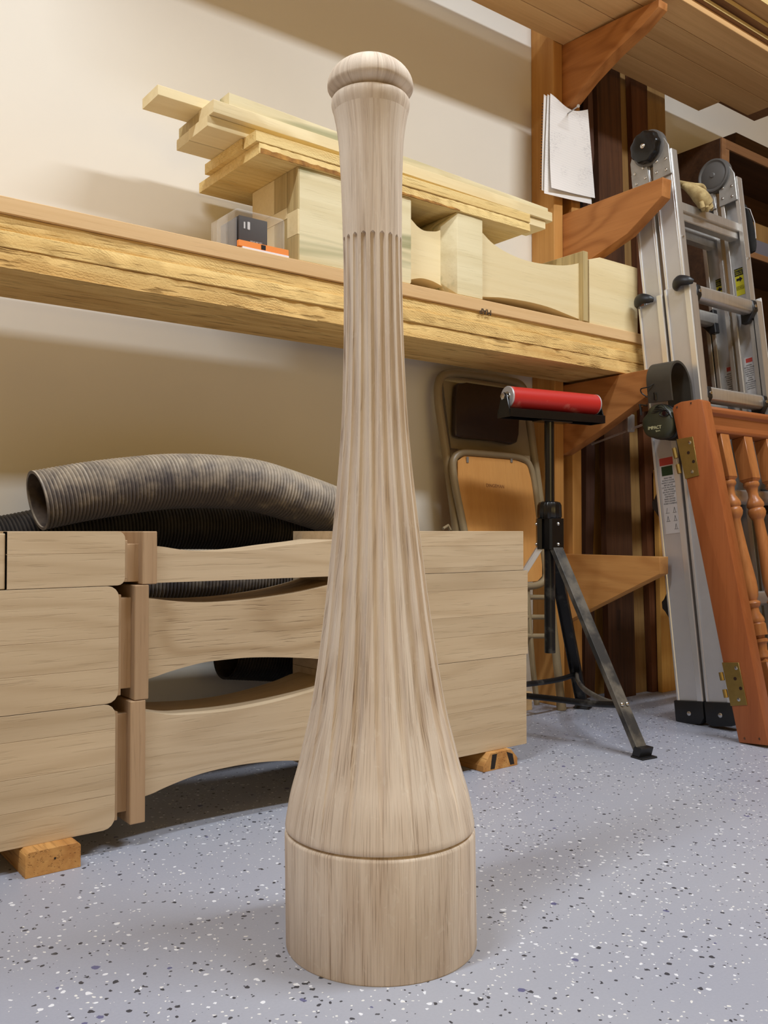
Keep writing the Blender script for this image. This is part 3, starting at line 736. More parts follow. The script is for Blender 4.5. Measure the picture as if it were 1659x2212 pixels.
bpt([(1218, 833), (1402, 797), (1402, 852), (1289, 935), (1218, 982)], 'tapered shelf bracket holding up the stack of shelf boards', FIRY)
bpt([(1218, 1197), (1425, 1203), (1425, 1240), (1268, 1319), (1218, 1346)], 'light tapered shelf bracket near the floor behind the roller stand', FIRL)

# upper shelf boards
def ub(x0, x1, y0, y1, z0, z1, mat, label):
    o = MB().box(x0, x1, y0, y1, z0, z1, 0.001).build('shelf_board', mat); return tag(o, label, 'board')
zu = ZU + 0.001
XR = on_z(1568, 268, zu).x
ub(0.45, on_z(1499, 244, zu).x, 1.668, 1.749, zu, zu + 0.02, SHELFU, 'brown board of the upper shelf, nearest the wall')
ub(0.45, XR, 1.575, 1.666, zu, zu + 0.02, SHELFU, 'brown board of the upper shelf, second from the wall')
ub(0.45, XR + 0.02, 1.488, 1.573, zu, zu + 0.02, SHELFU, 'brown board of the upper shelf, third from the wall')
ub(0.45, XR + 0.06, 1.404, 1.486, zu, zu + 0.02, SHELFU, 'brown board at the front edge of the upper shelf')
zb_ = zu + 0.0205
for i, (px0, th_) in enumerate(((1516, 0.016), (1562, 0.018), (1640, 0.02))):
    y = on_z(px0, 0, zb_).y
    o_ = ub(0.75, XR + 0.1, y, 1.70, zb_, zb_ + th_, CABL if i < 2 else SHELFU, ['lowest', 'middle', 'top'][i] + ' board of the lumber lying on the upper shelf, jutting out over its front')  # darker wood on the lower two paints in the shade of their undersides
    MB().box(0.75, XR + 0.1, y - 0.0015, y - 0.0002, zb_ + 0.001, zb_ + th_ * (0.75 if i < 2 else 1), 0.0003).build('lit_edge_strip', POPY, o_)  # pale strip paints the front edge as lit, not a separate banding
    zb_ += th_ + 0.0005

# ------------------------------------------------------------------ paper pad on a nail
pd = thing('paper_pad', on_y(1225, 440, 1.735), 'white ruled sheets hanging from a nail in the post', 'paper')
def sheet(tl, tr, brr, bl_, Y, curl, mat, name, nu=14, nv=20, seed=0):
    c = [on_y(*q, Y) for q in (tl, tr, brr, bl_)]
    def f(u, v):
        p = (c[0].lerp(c[1], u)).lerp(c[3].lerp(c[2], u), v)
        sag = 0.020 * (math.cos(u * math.pi * 1.5 + 0.2)) * (1 - v) ** 2
        lift = curl * (v ** 3) * (1 - u) ** 2
        return V((p.x, p.y - lift - 0.006 * (1 - math.cos((u - .45) * 3)) * (1 - v) , p.z + sag * 0.6))
    return MB().grid(f, nu, nv, 0.0004).build(name, mat, pd)
sheet((1186, 212), (1266, 240), (1285, 428), (1184, 408), 1.728, 0.012, RULED, 'sheet')
sheet((1180, 214), (1262, 242), (1278, 441), (1172, 419), 1.7335, 0.006, RULED, 'sheet')
sheet((1172, 214), (1258, 244), (1270, 436), (1168, 412), 1.7385, 0.004, PAPER, 'back_sheet')
m = MB()
for i in range(30):
    p = on_y(1171.5 - 4 * i / 29, 224 + 184 * i / 29, 1.7375); m.box(p.x - 0.0016, p.x + 0.0016, p.y - 0.0008, p.y, p.z - 0.0013, p.z + 0.0013, 0)
m.build('punched_edge', INK, pd)['kind'] = 'stuff'
nl = thing('nail', on_y(1219, 250, 1.75), 'large steel nail sticking out of the post through the paper', 'nail')
a = on_y(1219, 251, 1.7505); c_ = on_y(1249, 229, 1.665)
m = MB(); m.cyl(a, c_, 0.0019, 8); m.build('shank', HINGEG, nl)
m = MB(); dd = (c_ - a).normalized(); m.cyl(c_, c_ + dd * 0.0015, 0.0045, 14); m.build('head', STEEL, nl)

# ------------------------------------------------------------------ boards leaning on the wall
def lean_board(top, bot, ytop, ybot, ztop, th, mat, label, slot=None, n=1, wavy=False, floorlean=True):
    # plane through (y=ybot,z=0) and (y=ytop,z=2.1)
    s_ = (ytop - ybot) / 2.1; nrm = V((0, -1, s_)); p0 = V((0, ybot, 0))
    tl = on_pl(top[0], 300, p0, nrm); tr = on_pl(top[1], 300, p0, nrm); bl_ = on_pl(bot[0], 1450, p0, nrm); br = on_pl(bot[1], 1450, p0, nrm)
    def edge(a, b_, z): t = (z - b_.z) / (a.z - b_.z); p = b_.lerp(a, t); return V((p.x, ybot + s_ * z, z))
    zs_ = [ztop * i / 24 for i in range(25)]; rnd = random.Random(int(top[0]))
    L = [edge(tl, bl_, z) for z in zs_]; R = [edge(tr, br, z) for z in zs_]
    if wavy:
        for i, p in enumerate(R): p.x += 0.008 * math.sin(i * 1.1) + rnd.uniform(-.003, .003)
    o = MB().prism(L + R[::-1], (0, th, -th * s_ * 0), 0.0008 if not wavy else 0)
    o = o.build('leaning_board', mat); tag(o, label, 'board')
    if slot:
        cx, y0_, y1_ = slot; c1 = on_pl(cx, y0_, p0, nrm); c2 = on_pl(cx, y1_, p0, nrm); r = 0.0075
        mm = MB(); mm.tube([c1, c1.lerp(c2, .5), c2], r, 12, flat=0.12, up=(1, 0, 0)); mm.build('routed_slot', BLACKW, o)
    return o
lean_board((1262, 1276), (1254, 1268), 1.818, 1.818, 2.2, 0.018, BLACKW, 'nearly black narrow board standing just right of the post')
lean_board((1270, 1280), (1264, 1284), 1.775, 1.78, 2.2, 0.018, WALNP, 'purplish brown board with wavy edge standing behind the low bracket', wavy=True)
lean_board((1272, 1300), (1278, 1326), 1.797, 1.797, 1.2, 0.018, YELLW, 'light sapwood board showing as a sliver between dark boards')
lean_board((1292, 1343), (1316, 1373), 1.790, 1.715, 2.2, 0.02, WALNUT, 'wide dark walnut board with a routed slot, leaning by the low bracket', slot=(1337, 1318, 1362))
lean_board((1340, 1372), (1366, 1412), 1.812, 1.737, 2.2, 0.018, OLIVEW, 'tan board leaning right of the wide walnut board')
lean_board((1367, 1400), (1408, 1423), 1.790, 1.715, 2.2, 0.02, REDW, 'red-brown board leaning right of the tan board')
lean_board((1400, 1438), (1422, 1464), 1.812, 1.737, 2.2, 0.018, OLIVEW, 'brown board at the right end of the leaning boards')
o = lean_board((1404, 1424), (1430, 1466), 1.76, 1.695, 0.69, 0.016, YELLW, 'short light board leaning low, beside the ladder')

# short pieces behind the chair
tag(MB().box(1.53, 1.868, 1.755, 1.836, 0, 0.05, 0.001).build('timber_offcut', BIRCH), 'pale offcut lying on the floor under the folding chair', 'offcut')
tag(MB().box(1.53, 1.85, 1.765, 1.836, 0.0505, 0.098, 0.001).build('timber_offcut', BIRCH), 'pale offcut resting on the other one under the folding chair', 'offcut')

# ------------------------------------------------------------------ dark cabinet on the right
XC = 2.625; YC = 1.634
cb = thing('open_cabinet', (3.0, 1.74, 0), 'dark brown open-front cabinet standing behind the ladder', 'cabinet')
HTC = 1.77
MB().box(XC, XC + 0.018, YC + 0.001, YW - 0.003, 0, HTC, 0.001).build('side_panel', CABW, cb)
MB().box(3.52, 3.54, YC + 0.001, YW - 0.003, 0, HTC, 0.001).build('side_panel', CABW, cb)
MB().box(XC + 0.018, 3.52, YC + 0.001, YW - 0.003, HTC - 0.02, HTC, 0.001).build('top_panel', CABW, cb)
MB().box(XC + 0.018, 3.52, YW - 0.008, YW - 0.003, 0, HTC - 0.02, 0).build('back_panel', CABW, cb)
MB().box(XC, XC + 0.022, YC - 0.006, YC + 0.0005, 0, HTC, 0.0005).build('front_edging', CABL, cb)
MB().box(XC + 0.022, 3.54, YC - 0.006, YC + 0.0005, HTC - 0.03, HTC, 0.0005).build('front_edging', CABL, cb)
MB().box(XC + 0.022, XC + 0.042, YC - 0.006, YC + 0.0005, HTC - 0.10, HTC - 0.031, 0.0005).build('front_edging', CABL, cb)
for h in (1.412, 1.05, 0.70, 0.36, 0.02):
    MB().box(XC + 0.018, 3.52, YC + 0.001, YW - 0.009, h, h + 0.02, 0.0005).build('shelf', CABW, cb)
    MB().box(XC + 0.022, 3.52, YC - 0.005, YC + 0.0008, h, h + 0.02, 0.0005).build('front_edging', CABL, cb)
tag(MB().box(2.78, 3.3, 1.69, 1.815, 1.4325, 1.515, 0.003).build('storage_box', GREYB), 'blue-grey box on a shelf of the dark cabinet', 'box')
tag(MB().box(2.74, 3.4, 1.70, 1.815, 1.5155, 1.58, 0.003).build('storage_box', OLIVEW), 'tan box on top of the blue-grey box in the cabinet', 'box')
tag(MB().box(2.8, 3.25, 1.66, 1.82, 1.0705, 1.16, 0.003).build('storage_box', BLACKW), 'very dark box on a lower cabinet shelf', 'box')
tag(MB().box(2.78, 3.45, 1.67, 1.80, 1.7705, 1.845, 0.004).build('timber_offcut', CABW), 'dark timber lying on top of the dark cabinet', 'offcut')

# ------------------------------------------------------------------ ladder
LA = math.radians(6.2)
LU = V((0, math.sin(LA), math.cos(LA))); LN = V((0, -math.cos(LA), math.sin(LA)))   # up the ladder, toward the room
LX0, LX1 = 2.062, 2.41
LO = V((LX0, 1.332, 0.0))
ld = thing('folding_ladder', (2.23, 1.332, 0), 'aluminium multi-position ladder standing at the end of the shelf behind the gate', 'ladder')
def lp(x, n_, u_): return V((x, 0, 0)) + V((0, LO.y, 0)) + LN * n_ + LU * u_
def rail(xo, inw, n0, n1, u0, u1, th, name, bead=0.004, lipw=0.012, matw=ALUD):
    # xo = x of outer face, inw = +1 if inside is +x
    m = MB().mat(matw)
    m.obox(lp(xo + inw * 0.0015, (n0 + n1) / 2, (u0 + u1) / 2), V((0.0015, 0, 0)), LN * (n1 - n0) / 2, LU * (u1 - u0) / 2, 0.0005)
    m.mat(ALU)
    for nn, s_ in ((n0, 1), (n1, -1)):
        m.obox(lp(xo + inw * (th / 2), nn + s_ * 0.0015, (u0 + u1) / 2), V((th / 2, 0, 0)), LN * 0.0015, LU * (u1 - u0) / 2, 0.0005)
        m.obox(lp(xo + inw * (th - 0.0015), nn + s_ * lipw / 2, (u0 + u1) / 2), V((0.0015, 0, 0)), LN * lipw / 2, LU * (u1 - u0) / 2, 0.0005)
    m.mat(ALUW)
    if bead:
        for nn, s_ in ((n0, 1), (n1, -1)):
            bw = (0.009 if s_ < 0 else 0.004) if bead > 0.003 else 0.004
            m.obox(lp(xo - inw * bead / 2, nn + s_ * bw, (u0 + u1) / 2), V((bead / 2, 0, 0)), LN * bw, LU * ((u1 - u0) / 2 + (0.012 if bw > .008 else 0)), 0.0018)
    return m.build(name, None, ld)
for xo, inw in ((LX0, 1), (LX1, -1)):
    rail(xo, inw, 0.004, 0.082, 0.05, 1.15, 0.03, 'outer_rail')
    rail(xo, inw, -0.082, -0.004, 0.05, 1.13, 0.03, 'outer_rail')
    rail(xo + inw * 0.005, inw, 0.006, 0.066, 0.25, 1.525, 0.024, 'inner_rail', bead=0.002)
    rail(xo + inw * 0.005, inw, -0.066, -0.006, 0.25, 1.505, 0.024, 'inner_rail', bead=0.002)
    for s_ in (1, -1):
        m = MB(); c = lp(xo + inw * 0.011, s_ * 0.045, 0.032)
        pts = []
        for q in ((-0.044, 0.032), (0.044, 0.032), (0.044, -0.01), (0.030, -0.026), (-0.026, -0.030), (-0.044, -0.022)):
            pts.append(c + LN * q[0] * (1 if s_ > 0 else 1) * 0.98 + LU * q[1] + V((-0.02 * inw, 0, 0)))
        m.prism(pts, (0.045 * inw, 0, 0), 0.003, 2)
        f = m.build('rubber_foot', BLKP, ld)
        m = MB(); cc = c + V((-0.0205 * inw, 0, 0)); m.lathe([(0.0, -0.0015), (0.004, -0.0012), (0.006, 0.0)], cc, V((inw, 0, 0)), 12); m.build('screw', STEEL, f)
# hinges
for xo, inw, knob in ((LX0 + 0.002, 1, True), (LX1 - 0.004, -1, False)):
    xin = xo if knob else xo - 0.026
    cu = 1.552
    cc = lp(xin, 0.0, cu)
    m = MB(); m.mat(GRYP)
    m.lathe([(0.046, 0), (0.050, 0.002), (0.050, 0.016), (0.046, 0.018)], cc + V((-0.006, 0, 0)), (1, 0, 0), 36)
    m.mat(HINGEG)
    for s_ in (1, -1):
        q = [(0.006, -0.005), (0.060, -0.005), (0.066, 0.02), (0.058, 0.045), (0.03, 0.075), (0.004, 0.06)]
        q = [(0.005, 1.455), (0.062, 1.455), (0.062, 1.535), (0.05, 1.56), (0.012, 1.54)]
        m.prism([lp(xin - 0.004, s_ * a_, u_) for a_, u_ in (q if s_ > 0 else q[::-1])], (0.005, 0, 0), 0.0008)
    h = m.build('hinge', None, ld)
    if knob:
        m = MB(); pr_ = []
        b = bmesh.new(); rr = []
        for hx, k_ in ((-0.030, 0.80), (-0.028, 0.93), (-0.022, 1.0), (-0.010, 1.0), (-0.006, 0.92)):
            rr.append([b.verts.new(cc + V((hx, 0, 0)) + (LN * math.cos(t) + LU * math.sin(t)) * (0.0435 * k_ * (1 + 0.035 * math.cos(9 * t))) + LN * 0.0) for t in [2 * math.pi * i / 72 for i in range(72)]])
        for A_, B_ in zip(rr, rr[1:]):
            for i in range(72): b.faces.new([A_[i], A_[(i + 1) % 72], B_[(i + 1) % 72], B_[i]])
        b.faces.new(rr[0][::-1]); b.faces.new(rr[-1]); bmesh.ops.recalc_face_normals(b, faces=b.faces[:])
        MB().take(b).build('knob', BLKG, h)
        m = MB(); m.lathe([(0.0, -0.034), (0.004, -0.0335), (0.007, -0.031), (0.0075, -0.0295)], cc, (1, 0, 0), 16); m.build('knob_centre', STEEL, h)
    else:
        m = MB(); m.lathe([(0.048, -0.008), (0.048, -0.013), (0.044, -0.014), (0.039, -0.011), (0.035, -0.013), (0.008, -0.014), (0.006, -0.017), (0.002, -0.017)], cc, (1, 0, 0), 36); m.build('cover_disc', GRYP, h)
    for s_ in (1, -1):
        for a_, u_ in ((0.018, 1.475), (0.048, 1.470), (0.022, 1.505), (0.050, 1.50)):
            MB().lathe([(0.0042, 0), (0.0036, 0.002), (0.0014, 0.003)], lp(xin - 0.004, s_ * a_, u_), (-1, 0, 0), 10).build('rivet', STEEL, h)
# rungs
for i, u_ in enumerate((0.315, 0.585, 0.855, 1.13)):
    for s_, nm in ((1, 'rung'), (-1, 'rung')):
        m = MB(); xa_, xb_ = LX0 + 0.028, LX1 - 0.028
        nn = s_ * 0.060
        P = [(-0.017, 0.018), (0.018, 0.018), (0.021, 0.012), (0.019, -0.014), (0.010, -0.02), (-0.012, -0.018), (-0.019, 0.006)]
        m.prism([lp(xa_, nn + a_, u_ + b_) for a_, b_ in P], (xb_ - xa_, 0, 0), 0.0015)
        r = m.build(nm, ALU, ld)
        for xe, sx in ((xa_, 1), (xb_, -1)):
            m = MB(); q = [(-0.018, 0.03), (0.022, 0.017), (0.024, -0.012), (0.0, -0.042), (-0.02, -0.042)]
            m.prism([lp(xe - 0.002 * sx, nn + s_ * a_, u_ + b_) for a_, b_ in (q if s_ * sx > 0 else q[::-1])], (0.022 * sx, 0, 0), 0.002); e_ = m.build('end_bracket', BLKP, r)
            m = MB(); m.lathe([(0.005, 0), (0.0045, 0.002), (0.002, 0.003)], lp(xe + 0.011 * sx, nn + s_ * 0.024, u_), LN * s_, 10); m.build('rivet', STEEL, r)
# upper inner treads
for s_ in (1, -1):
    m = MB(); m.obox(lp((LX0 + LX1) / 2, s_ * 0.036, 1.375), V(((LX1 - LX0) / 2 - 0.028, 0, 0)), LN * 0.020, LU * 0.013, 0.002)
    m.obox(lp((LX0 + LX1) / 2, s_ * 0.036, 1.352), V(((LX1 - LX0) / 2 - 0.028, 0, 0)), LN * 0.013, LU * 0.012, 0.002); m.build('rung', ALU, ld)
# lock levers
def lever(c, s_):
    m = MB(); pth = [c + V((0.004, 0, 0)) - LN * 0.022, c + V((-0.012, 0, 0)) - LN * 0.012 + LU * 0.004, c + V((-0.018, 0, 0)) + LN * 0.006 + LU * 0.008, c + V((-0.014, 0, 0)) + LN * 0.026 + LU * 0.002, c + V((-0.006, 0, 0)) + LN * 0.036 - LU * 0.002]
    pp = catmull(pth, 4); rs = [0.008, 0.011, 0.013, 0.015, 0.016, 0.017, 0.017, 0.017, 0.016, 0.015, 0.014, 0.013, 0.012, 0.011, 0.009, 0.008, 0.006]
    m.tube(pp, 0.014, 14, rf=lambda i: rs[min(i, 16)], flat=0.6, up=LN.cross(V((1, 0, 0))))
    m.build('lock_lever', BLKP, ld)
lever(lp(LX0, 0.060, 1.145), 1); lever(lp(LX0, -0.064, 1.135), 1)
for u_ in (0.315, 0.585):
    for x_ in (LX0 + 0.008, LX1 - 0.03):
        MB().prism([lp(x_, a_, u_ + b_) for a_, b_ in ((-0.0825, 0.045), (-0.097, 0.012), (-0.108, 0.008), (-0.108, -0.012), (-0.097, -0.018), (-0.0825, -0.055))], (0.022, 0, 0), 0.002).build('rear_bracket', BLKP, ld)
# stickers
def sticker(x, n0, n1, u0, u1, mat, name, parent=None, facing=-1, dz=0.0006):
    m = MB(); m.obox(lp(x, (n0 + n1) / 2, (u0 + u1) / 2), V((dz / 2, 0, 0)), LN * abs(n1 - n0) / 2, LU * (u1 - u0) / 2, 0); return m.build(name, mat, parent or ld)
xs = LX0 - 0.0008
lb = sticker(xs, -0.066, -0.020, 0.50, 0.705, WHIST, 'instruction_label')
sticker(xs - 0.0004, -0.064, -0.022, 0.683, 0.703, REDST, 'warning_stripe', lb)
sticker(xs - 0.0004, -0.060, -0.026, 0.655, 0.680, GREENST, 'green_mark', lb)
m = MB(); 
for i, s0 in enumerate(['READ THE', 'INSTRUCTIONS', 'INSPECT LADDER', 'BEFORE USE', 'LOCK ALL RUNGS', 'AND HINGES', 'DO NOT STAND', 'ON TOP STEP', 'KEEP BODY', 'NEAR CENTER', 'FACE LADDER', 'WHEN CLIMBING']):
    m.text(s0, lp(xs - 0.0006, -0.043, 0.648 - i * 0.0062), LN, LU, 0.0052, 0.0001)
m.build('print', INK, lb)
m = MB()
for r0 in range(3):
    for c0 in (-0.054, -0.032):
        q = lp(xs - 0.0006, c0, 0.562 - r0 * 0.022)
        if r0 == 2 and c0 < -0.05: continue
        for dx in (-0.003, 0.003) if r0 != 0 or c0 > -0.05 else (-0.003,):
            m.bar(q + LN * dx - LU * 0.006, q + LU * 0.007, (1, 0, 0), 0.0003, 0.0008, 0)
        m.bar(q - LN * 0.006 - LU * 0.007, q + LN * 0.006 - LU * 0.007, (1, 0, 0), 0.0003, 0.0007, 0)
m.build('ladder_drawing', INK, lb)
xr_ = LX1 - 0.030 - 0.0005
for n_, u_ in ((0.028, 1.235), (-0.034, 1.225)):
    xx = LX1 - 0.0085
    lb = sticker(xx, n_ - 0.013, n_ + 0.013, u_ - 0.05, u_ + 0.03, YELST, 'caution_label')
    lb2 = sticker(xx - 0.0005, n_ - 0.013, n_ + 0.013, u_ + 0.008, u_ + 0.03, INK, 'caution_header', lb)
    m = MB(); m.text('CAUTION', lp(xx - 0.001, n_, u_ + 0.025), LN, LU, 0.0058, 0.0001); m.text('PULL TO\nUNLOCK', lp(xx - 0.001, n_, u_ + 0.0155), LN, LU, 0.0055, 0.0001); m.build('print', YELST, lb)
    sg = 1 if n_ > 0 else -1
    m = MB(); c = lp(xx - 0.0008, n_, u_ - 0.003)
    m.bar(c - LN * 0.009 * sg, c + LN * 0.001 * sg, (1, 0, 0), 0.0003, 0.007, 0); m.prism([c + LN * 0.001 * sg + LU * 0.008, c + LN * 0.010 * sg, c + LN * 0.001 * sg - LU * 0.008], (-0.0002, 0, 0))
    m.text('LOCK BOTH\nSIDES BEFORE\nEACH CLIMB', lp(xx - 0.001, n_, u_ - 0.028), LN, LU, 0.0042, 0.0001); m.build('arrow', INK, lb)
for n_, u_ in ((0.028, 0.955), (-0.034, 0.945)):
    xx = LX1 - 0.0085
    lb = sticker(xx, n_ - 0.012, n_ + 0.012, u_ - 0.07, u_ + 0.045, WHIST, 'warning_label')
    sticker(xx - 0.0005, n_ - 0.008, n_ + 0.012, u_ + 0.030, u_ + 0.042, REDST, 'warning_header', lb)
    m = MB()
    for i in range(12): m.text(['DANGER', 'METAL LADDER', 'CONDUCTS', 'ELECTRICITY', 'KEEP AWAY', 'FROM LIVE', 'WIRES'][i % 7], lp(xx - 0.0008, n_, u_ + 0.022 - i * 0.0062), LN, LU, 0.0045, 0.0001)
    m.build('print', INK, lb)
for x_ in (LX0, LX1 - 0.03): MB().lathe([(0.004, 0), (0.0035, 0.002), (0.0015, 0.003)], lp(x_ + 0.014, 0.0665, 1.28), LN, 10).build('rivet', STEEL, ld)

# glove on ladder
gl = thing('work_glove', lp(2.17, 0.05, 1.39), 'tan suede work glove draped over the top rung of the ladder', 'glove')
def gp(px, py, n_): return on_pl(px, py, lp(0, n_, 0), LN)
m = MB(); pth = catmull([gp(1462, 394, 0.03), gp(1478, 400, 0.045), gp(1500, 404, 0.055), gp(1514, 404, 0.06), gp(1524, 411, 0.062)], 5)
m.tube(pth, 0.01, 12, rf=lambda i: 0.004 + 0.008 * math.sin(math.pi * min(1, (i + 2) / 22)) ** 0.7, flat=0.6, up=LN); m.build('cuff', SUEDE, gl)
m = MB(); pth = catmull([gp(1474, 401, 0.045), gp(1490, 407, 0.06), gp(1508, 420, 0.07), gp(1520, 434, 0.072), gp(1528, 451, 0.070)], 5)
m.tube(pth, 0.02, 14, rf=lambda i: (0.005 + 0.0165 * min(1, i / 11) ** 0.8) * (1 if i < 18 else 0.8), flat=1.0, up=LU.cross(LN)); m.build('palm', SUEDE, gl)
m = MB()
for px in (1518, 1527, 1536):
    m.tube([gp(px - 3, 436, 0.078), gp(px, 448, 0.080), gp(px + 1, 457 - abs(px - 1527) * 0.4, 0.076)], 0.0065, 10, rf=lambda i: [0.006, 0.0068, 0.004][i])
m.build('finger', SUEDE, gl)
# dark pouch hanging beside ladder
bg = thing('fabric_pouch', on_pl(1615, 545, lp(0, 0.02, 0), LN), 'black fabric pouch hanging on a string from the right rail of the ladder', 'pouch')
def bp(px, py, dx=0.0): 
    return on_x(px, py, LX1 + 0.035 + dx)
m = MB(); pth = catmull([bp(1604, 445), bp(1610, 470), bp(1616, 500), bp(1622, 530), bp(1626, 545)], 5)
m.tube(pth, 0.02, 16, rf=lambda i: 0.020 * math.sin(math.pi * (i + 2.5) / 25) ** 0.6, flat=0.5, up=LN); m.build('body', BAGM, bg)
m = MB(); m.tube([lp(LX1 + 0.002, 0.03, 1.40), bp(1598, 440), bp(1604, 446)], 0.0012, 6); m.tube([bp(1604, 446), bp(1620, 452, -0.01), bp(1630, 480, -0.01), bp(1633, 515, -0.01)], 0.001, 6); m.build('string', WHIST, bg)

# ------------------------------------------------------------------ baluster gate
XG = 1.962; TGS = 0.038
gt = thing('baluster_gate', (2.3, 1.15, 0), 'varnished orange-brown baluster gate leaning in front of the ladder', 'gate')
sp_ = [on_x(x, y, XG) for x, y in ((1596, 1604), (1660, 1611), (1516, 866), (1509, 862), (1470, 868), (1456, 875), (1452, 884))]
MB().prism(sp_, (TGS, 0, 0), 0.002, 2).build('stile', GATEZ, gt)
gb = (sp_[0] + sp_[1]) / 2; gtp = (sp_[2] + sp_[6]) / 2
GU = (gtp - gb).normalized(); GN = V((1, 0, 0)).cross(GU).normalized()
if GN.y > 0: GN = -GN
def gp3(x, n_, u_): return V((x, gb.y, gb.z)) + GU * u_ + GN * n_
GL = (gtp - gb).length
LEN = 0.86; XE = XG + LEN
# right stile (beyond frame)
MB().obox(gp3(XE - 0.019, 0.014, GL / 2), V((0.019, 0, 0)), GN * 0.024, GU * (GL / 2 - 0.004), 0.002).build('stile', GATEZ, gt)
# top rail moulded
UT = GL - 0.006
P = [(-0.012, 0), (-0.014, -0.010), (-0.014, -0.018), (-0.014, -0.024), (-0.014, -0.045), (-0.016, -0.058), (-0.016, -0.066), (0.020, -0.066), (0.024, -0.058), (0.018, -0.045), (0.022, -0.024), (0.030, -0.018), (0.034, -0.010), (0.030, -0.002), (0.02, 0.002), (-0.01, 0.002)]
MB().prism([gp3(XG + TGS - 0.001, a_, UT + b_) for a_, b_ in P], (LEN - 2 * TGS + 0.002, 0, 0), 0.0006).build('top_rail', GATEX, gt, ang=50)
MB().obox(gp3(XG + LEN / 2, 0, 0.05), V((LEN / 2 - TGS, 0, 0)), GN * 0.02, GU * 0.025, 0.002).build('bottom_rail', GATEX, gt)
# balusters
UB0 = 0.075; UB1 = UT - 0.066
def u_of(py, px=1600): 
    p = on_pl(px, py, gb, GN); return (p - gb).dot(GU)
marks = dict(sq=u_of(1040, 1585), b1=u_of(1055, 1590), b2=u_of(1075, 1592), b3=u_of(1088, 1594), b4=u_of(1100, 1596))
us = u_of(1035, 1600); ue = u_of(1430, 1650)
# lathe profile between us (top) and ue (bottom): fractions from top
prof = [(0.0, .0125), (.012, .0125), (.018, .019), (.03, .0205), (.042, .019), (.048, .0155), (.075, .0125), (.10, .013), (.125, .019), (.14, .0215), (.155, .0215), (.165, .018), (.172, .021), (.19, .0225), (.21, .020), (.225, .0155),
        (.235, .013), (.30, .0135), (.40, .0155), (.50, .0185), (.57, .0205), (.62, .0205), (.655, .0175), (.675, .0135), (.68, .018), (.69, .0205), (.705, .018), (.715, .0135), (.74, .014), (.77, .0205), (.785, .0215), (.795, .0195),
        (.80, .021), (.80, .022), (.86, .022), (.862, .0145), (.875, .0135), (.88, .019), (.895, .0195), (.905, .0155), (.94, .0135), (.965, .020), (.975, .0205), (.985, .016), (1.0, .015)]
xb = XG + TGS + 0.075
k_ = 0
while xb < XE - 0.06:
    bal = MB(); c_top = gp3(xb, 0, (UB1 + us) / 2)
    bal.obox(c_top, V((0.019, 0, 0)), GN * 0.019, GU * (UB1 - us) / 2, 0.0012)
    # rounded shoulder
    for uu, sgn in ((us, -1), (ue, 1)):
        b = bmesh.new(); q0 = [gp3(xb + a_, n_, uu) for a_, n_ in ((-.019, -.019), (.019, -.019), (.019, .019), (-.019, .019))]
        q1 = [gp3(xb + a_ * 0.62, n_ * 0.62, uu + sgn * 0.010) for a_, n_ in ((-.019, -.019), (.019, -.019), (.019, .019), (-.019, .019))]
        va = [b.verts.new(p) for p in q0]; vb = [b.verts.new(p) for p in q1]
        b.faces.new(va); b.faces.new(vb[::-1])
        for i in range(4): b.faces.new([va[i], va[(i + 1) % 4], vb[(i + 1) % 4], vb[i]])
        bmesh.ops.recalc_face_normals(b, faces=b.faces[:]); bal.take(b)
    Lz = us - ue
    bal.lathe([(r, Lz * (1 - t)) for t, r in prof[::-1]], gp3(xb, 0, ue), GU, 24)
    bal.obox(gp3(xb, 0, (UB0 + ue) / 2), V((0.019, 0, 0)), GN * 0.019, GU * (ue - UB0) / 2, 0.0012)
    bal.build('baluster', GATEB, gt, ang=40); xb += 0.108; k_ += 1
def hinge(corners, knuckles, screws, holes):
    c = [on_x(x, y, XG - 0.0005) for x, y in corners]
    h = MB().prism(c, (-0.0018, 0, 0), 0.0003).build('brass_hinge', BRASS, gt)
    up_ = (c[0] - c[3]).normalized()
    for (x, y0_, y1_) in knuckles:
        p = on_x(x, y0_, XG - 0.002); q = on_x(x + (y1_ - y0_) * 0.22, y1_, XG - 0.002)
        MB().cyl(p, q, 0.0055, 16, 0.0006).build('knuckle', BRASS, h)
    for x, y in screws:
        m = MB(); m.lathe([(0.0045, 0), (0.0045, 0.0006), (0.002, 0.0012)], on_x(x, y, XG - 0.0022), (-1, 0, 0), 12); m.build('screw', STEEL, h)
    for x, y in holes:
        m = MB(); m.lathe([(0.0042, 0), (0.0042, 0.0003)], on_x(x, y, XG - 0.0022), (-1, 0, 0), 12); m.build('screw_hole', BLACKW, h)
    return h
hinge(((1462, 949), (1497, 943), (1511, 1027), (1481, 1035)), ((1456, 968, 990), (1464, 1003, 1023)), ((1490, 956), (1495, 1019)), ((1487, 978), (1498, 997)))
m = MB(); m.cyl(on_x(1457, 966, XG - 0.002), on_x(1468, 1024, XG - 0.002), 0.0016, 8); m.build('hinge_pin', STEEL, gt)
hinge(((1560, 1431), (1596, 1431), (1615, 1523), (1579, 1525)), ((1557, 1452, 1470), (1565, 1489, 1507)), ((1590, 1443), (1596, 1511)), ((1588, 1466), (1600, 1487)))
for x, y in ((1463, 880), (1493, 871), (1609, 1595), (1641, 1596)): MB().cyl(on_x(x, y, XG + 0.0002), on_x(x, y, XG - 0.0006), 0.003, 10).build('plug', WALNUT, gt)

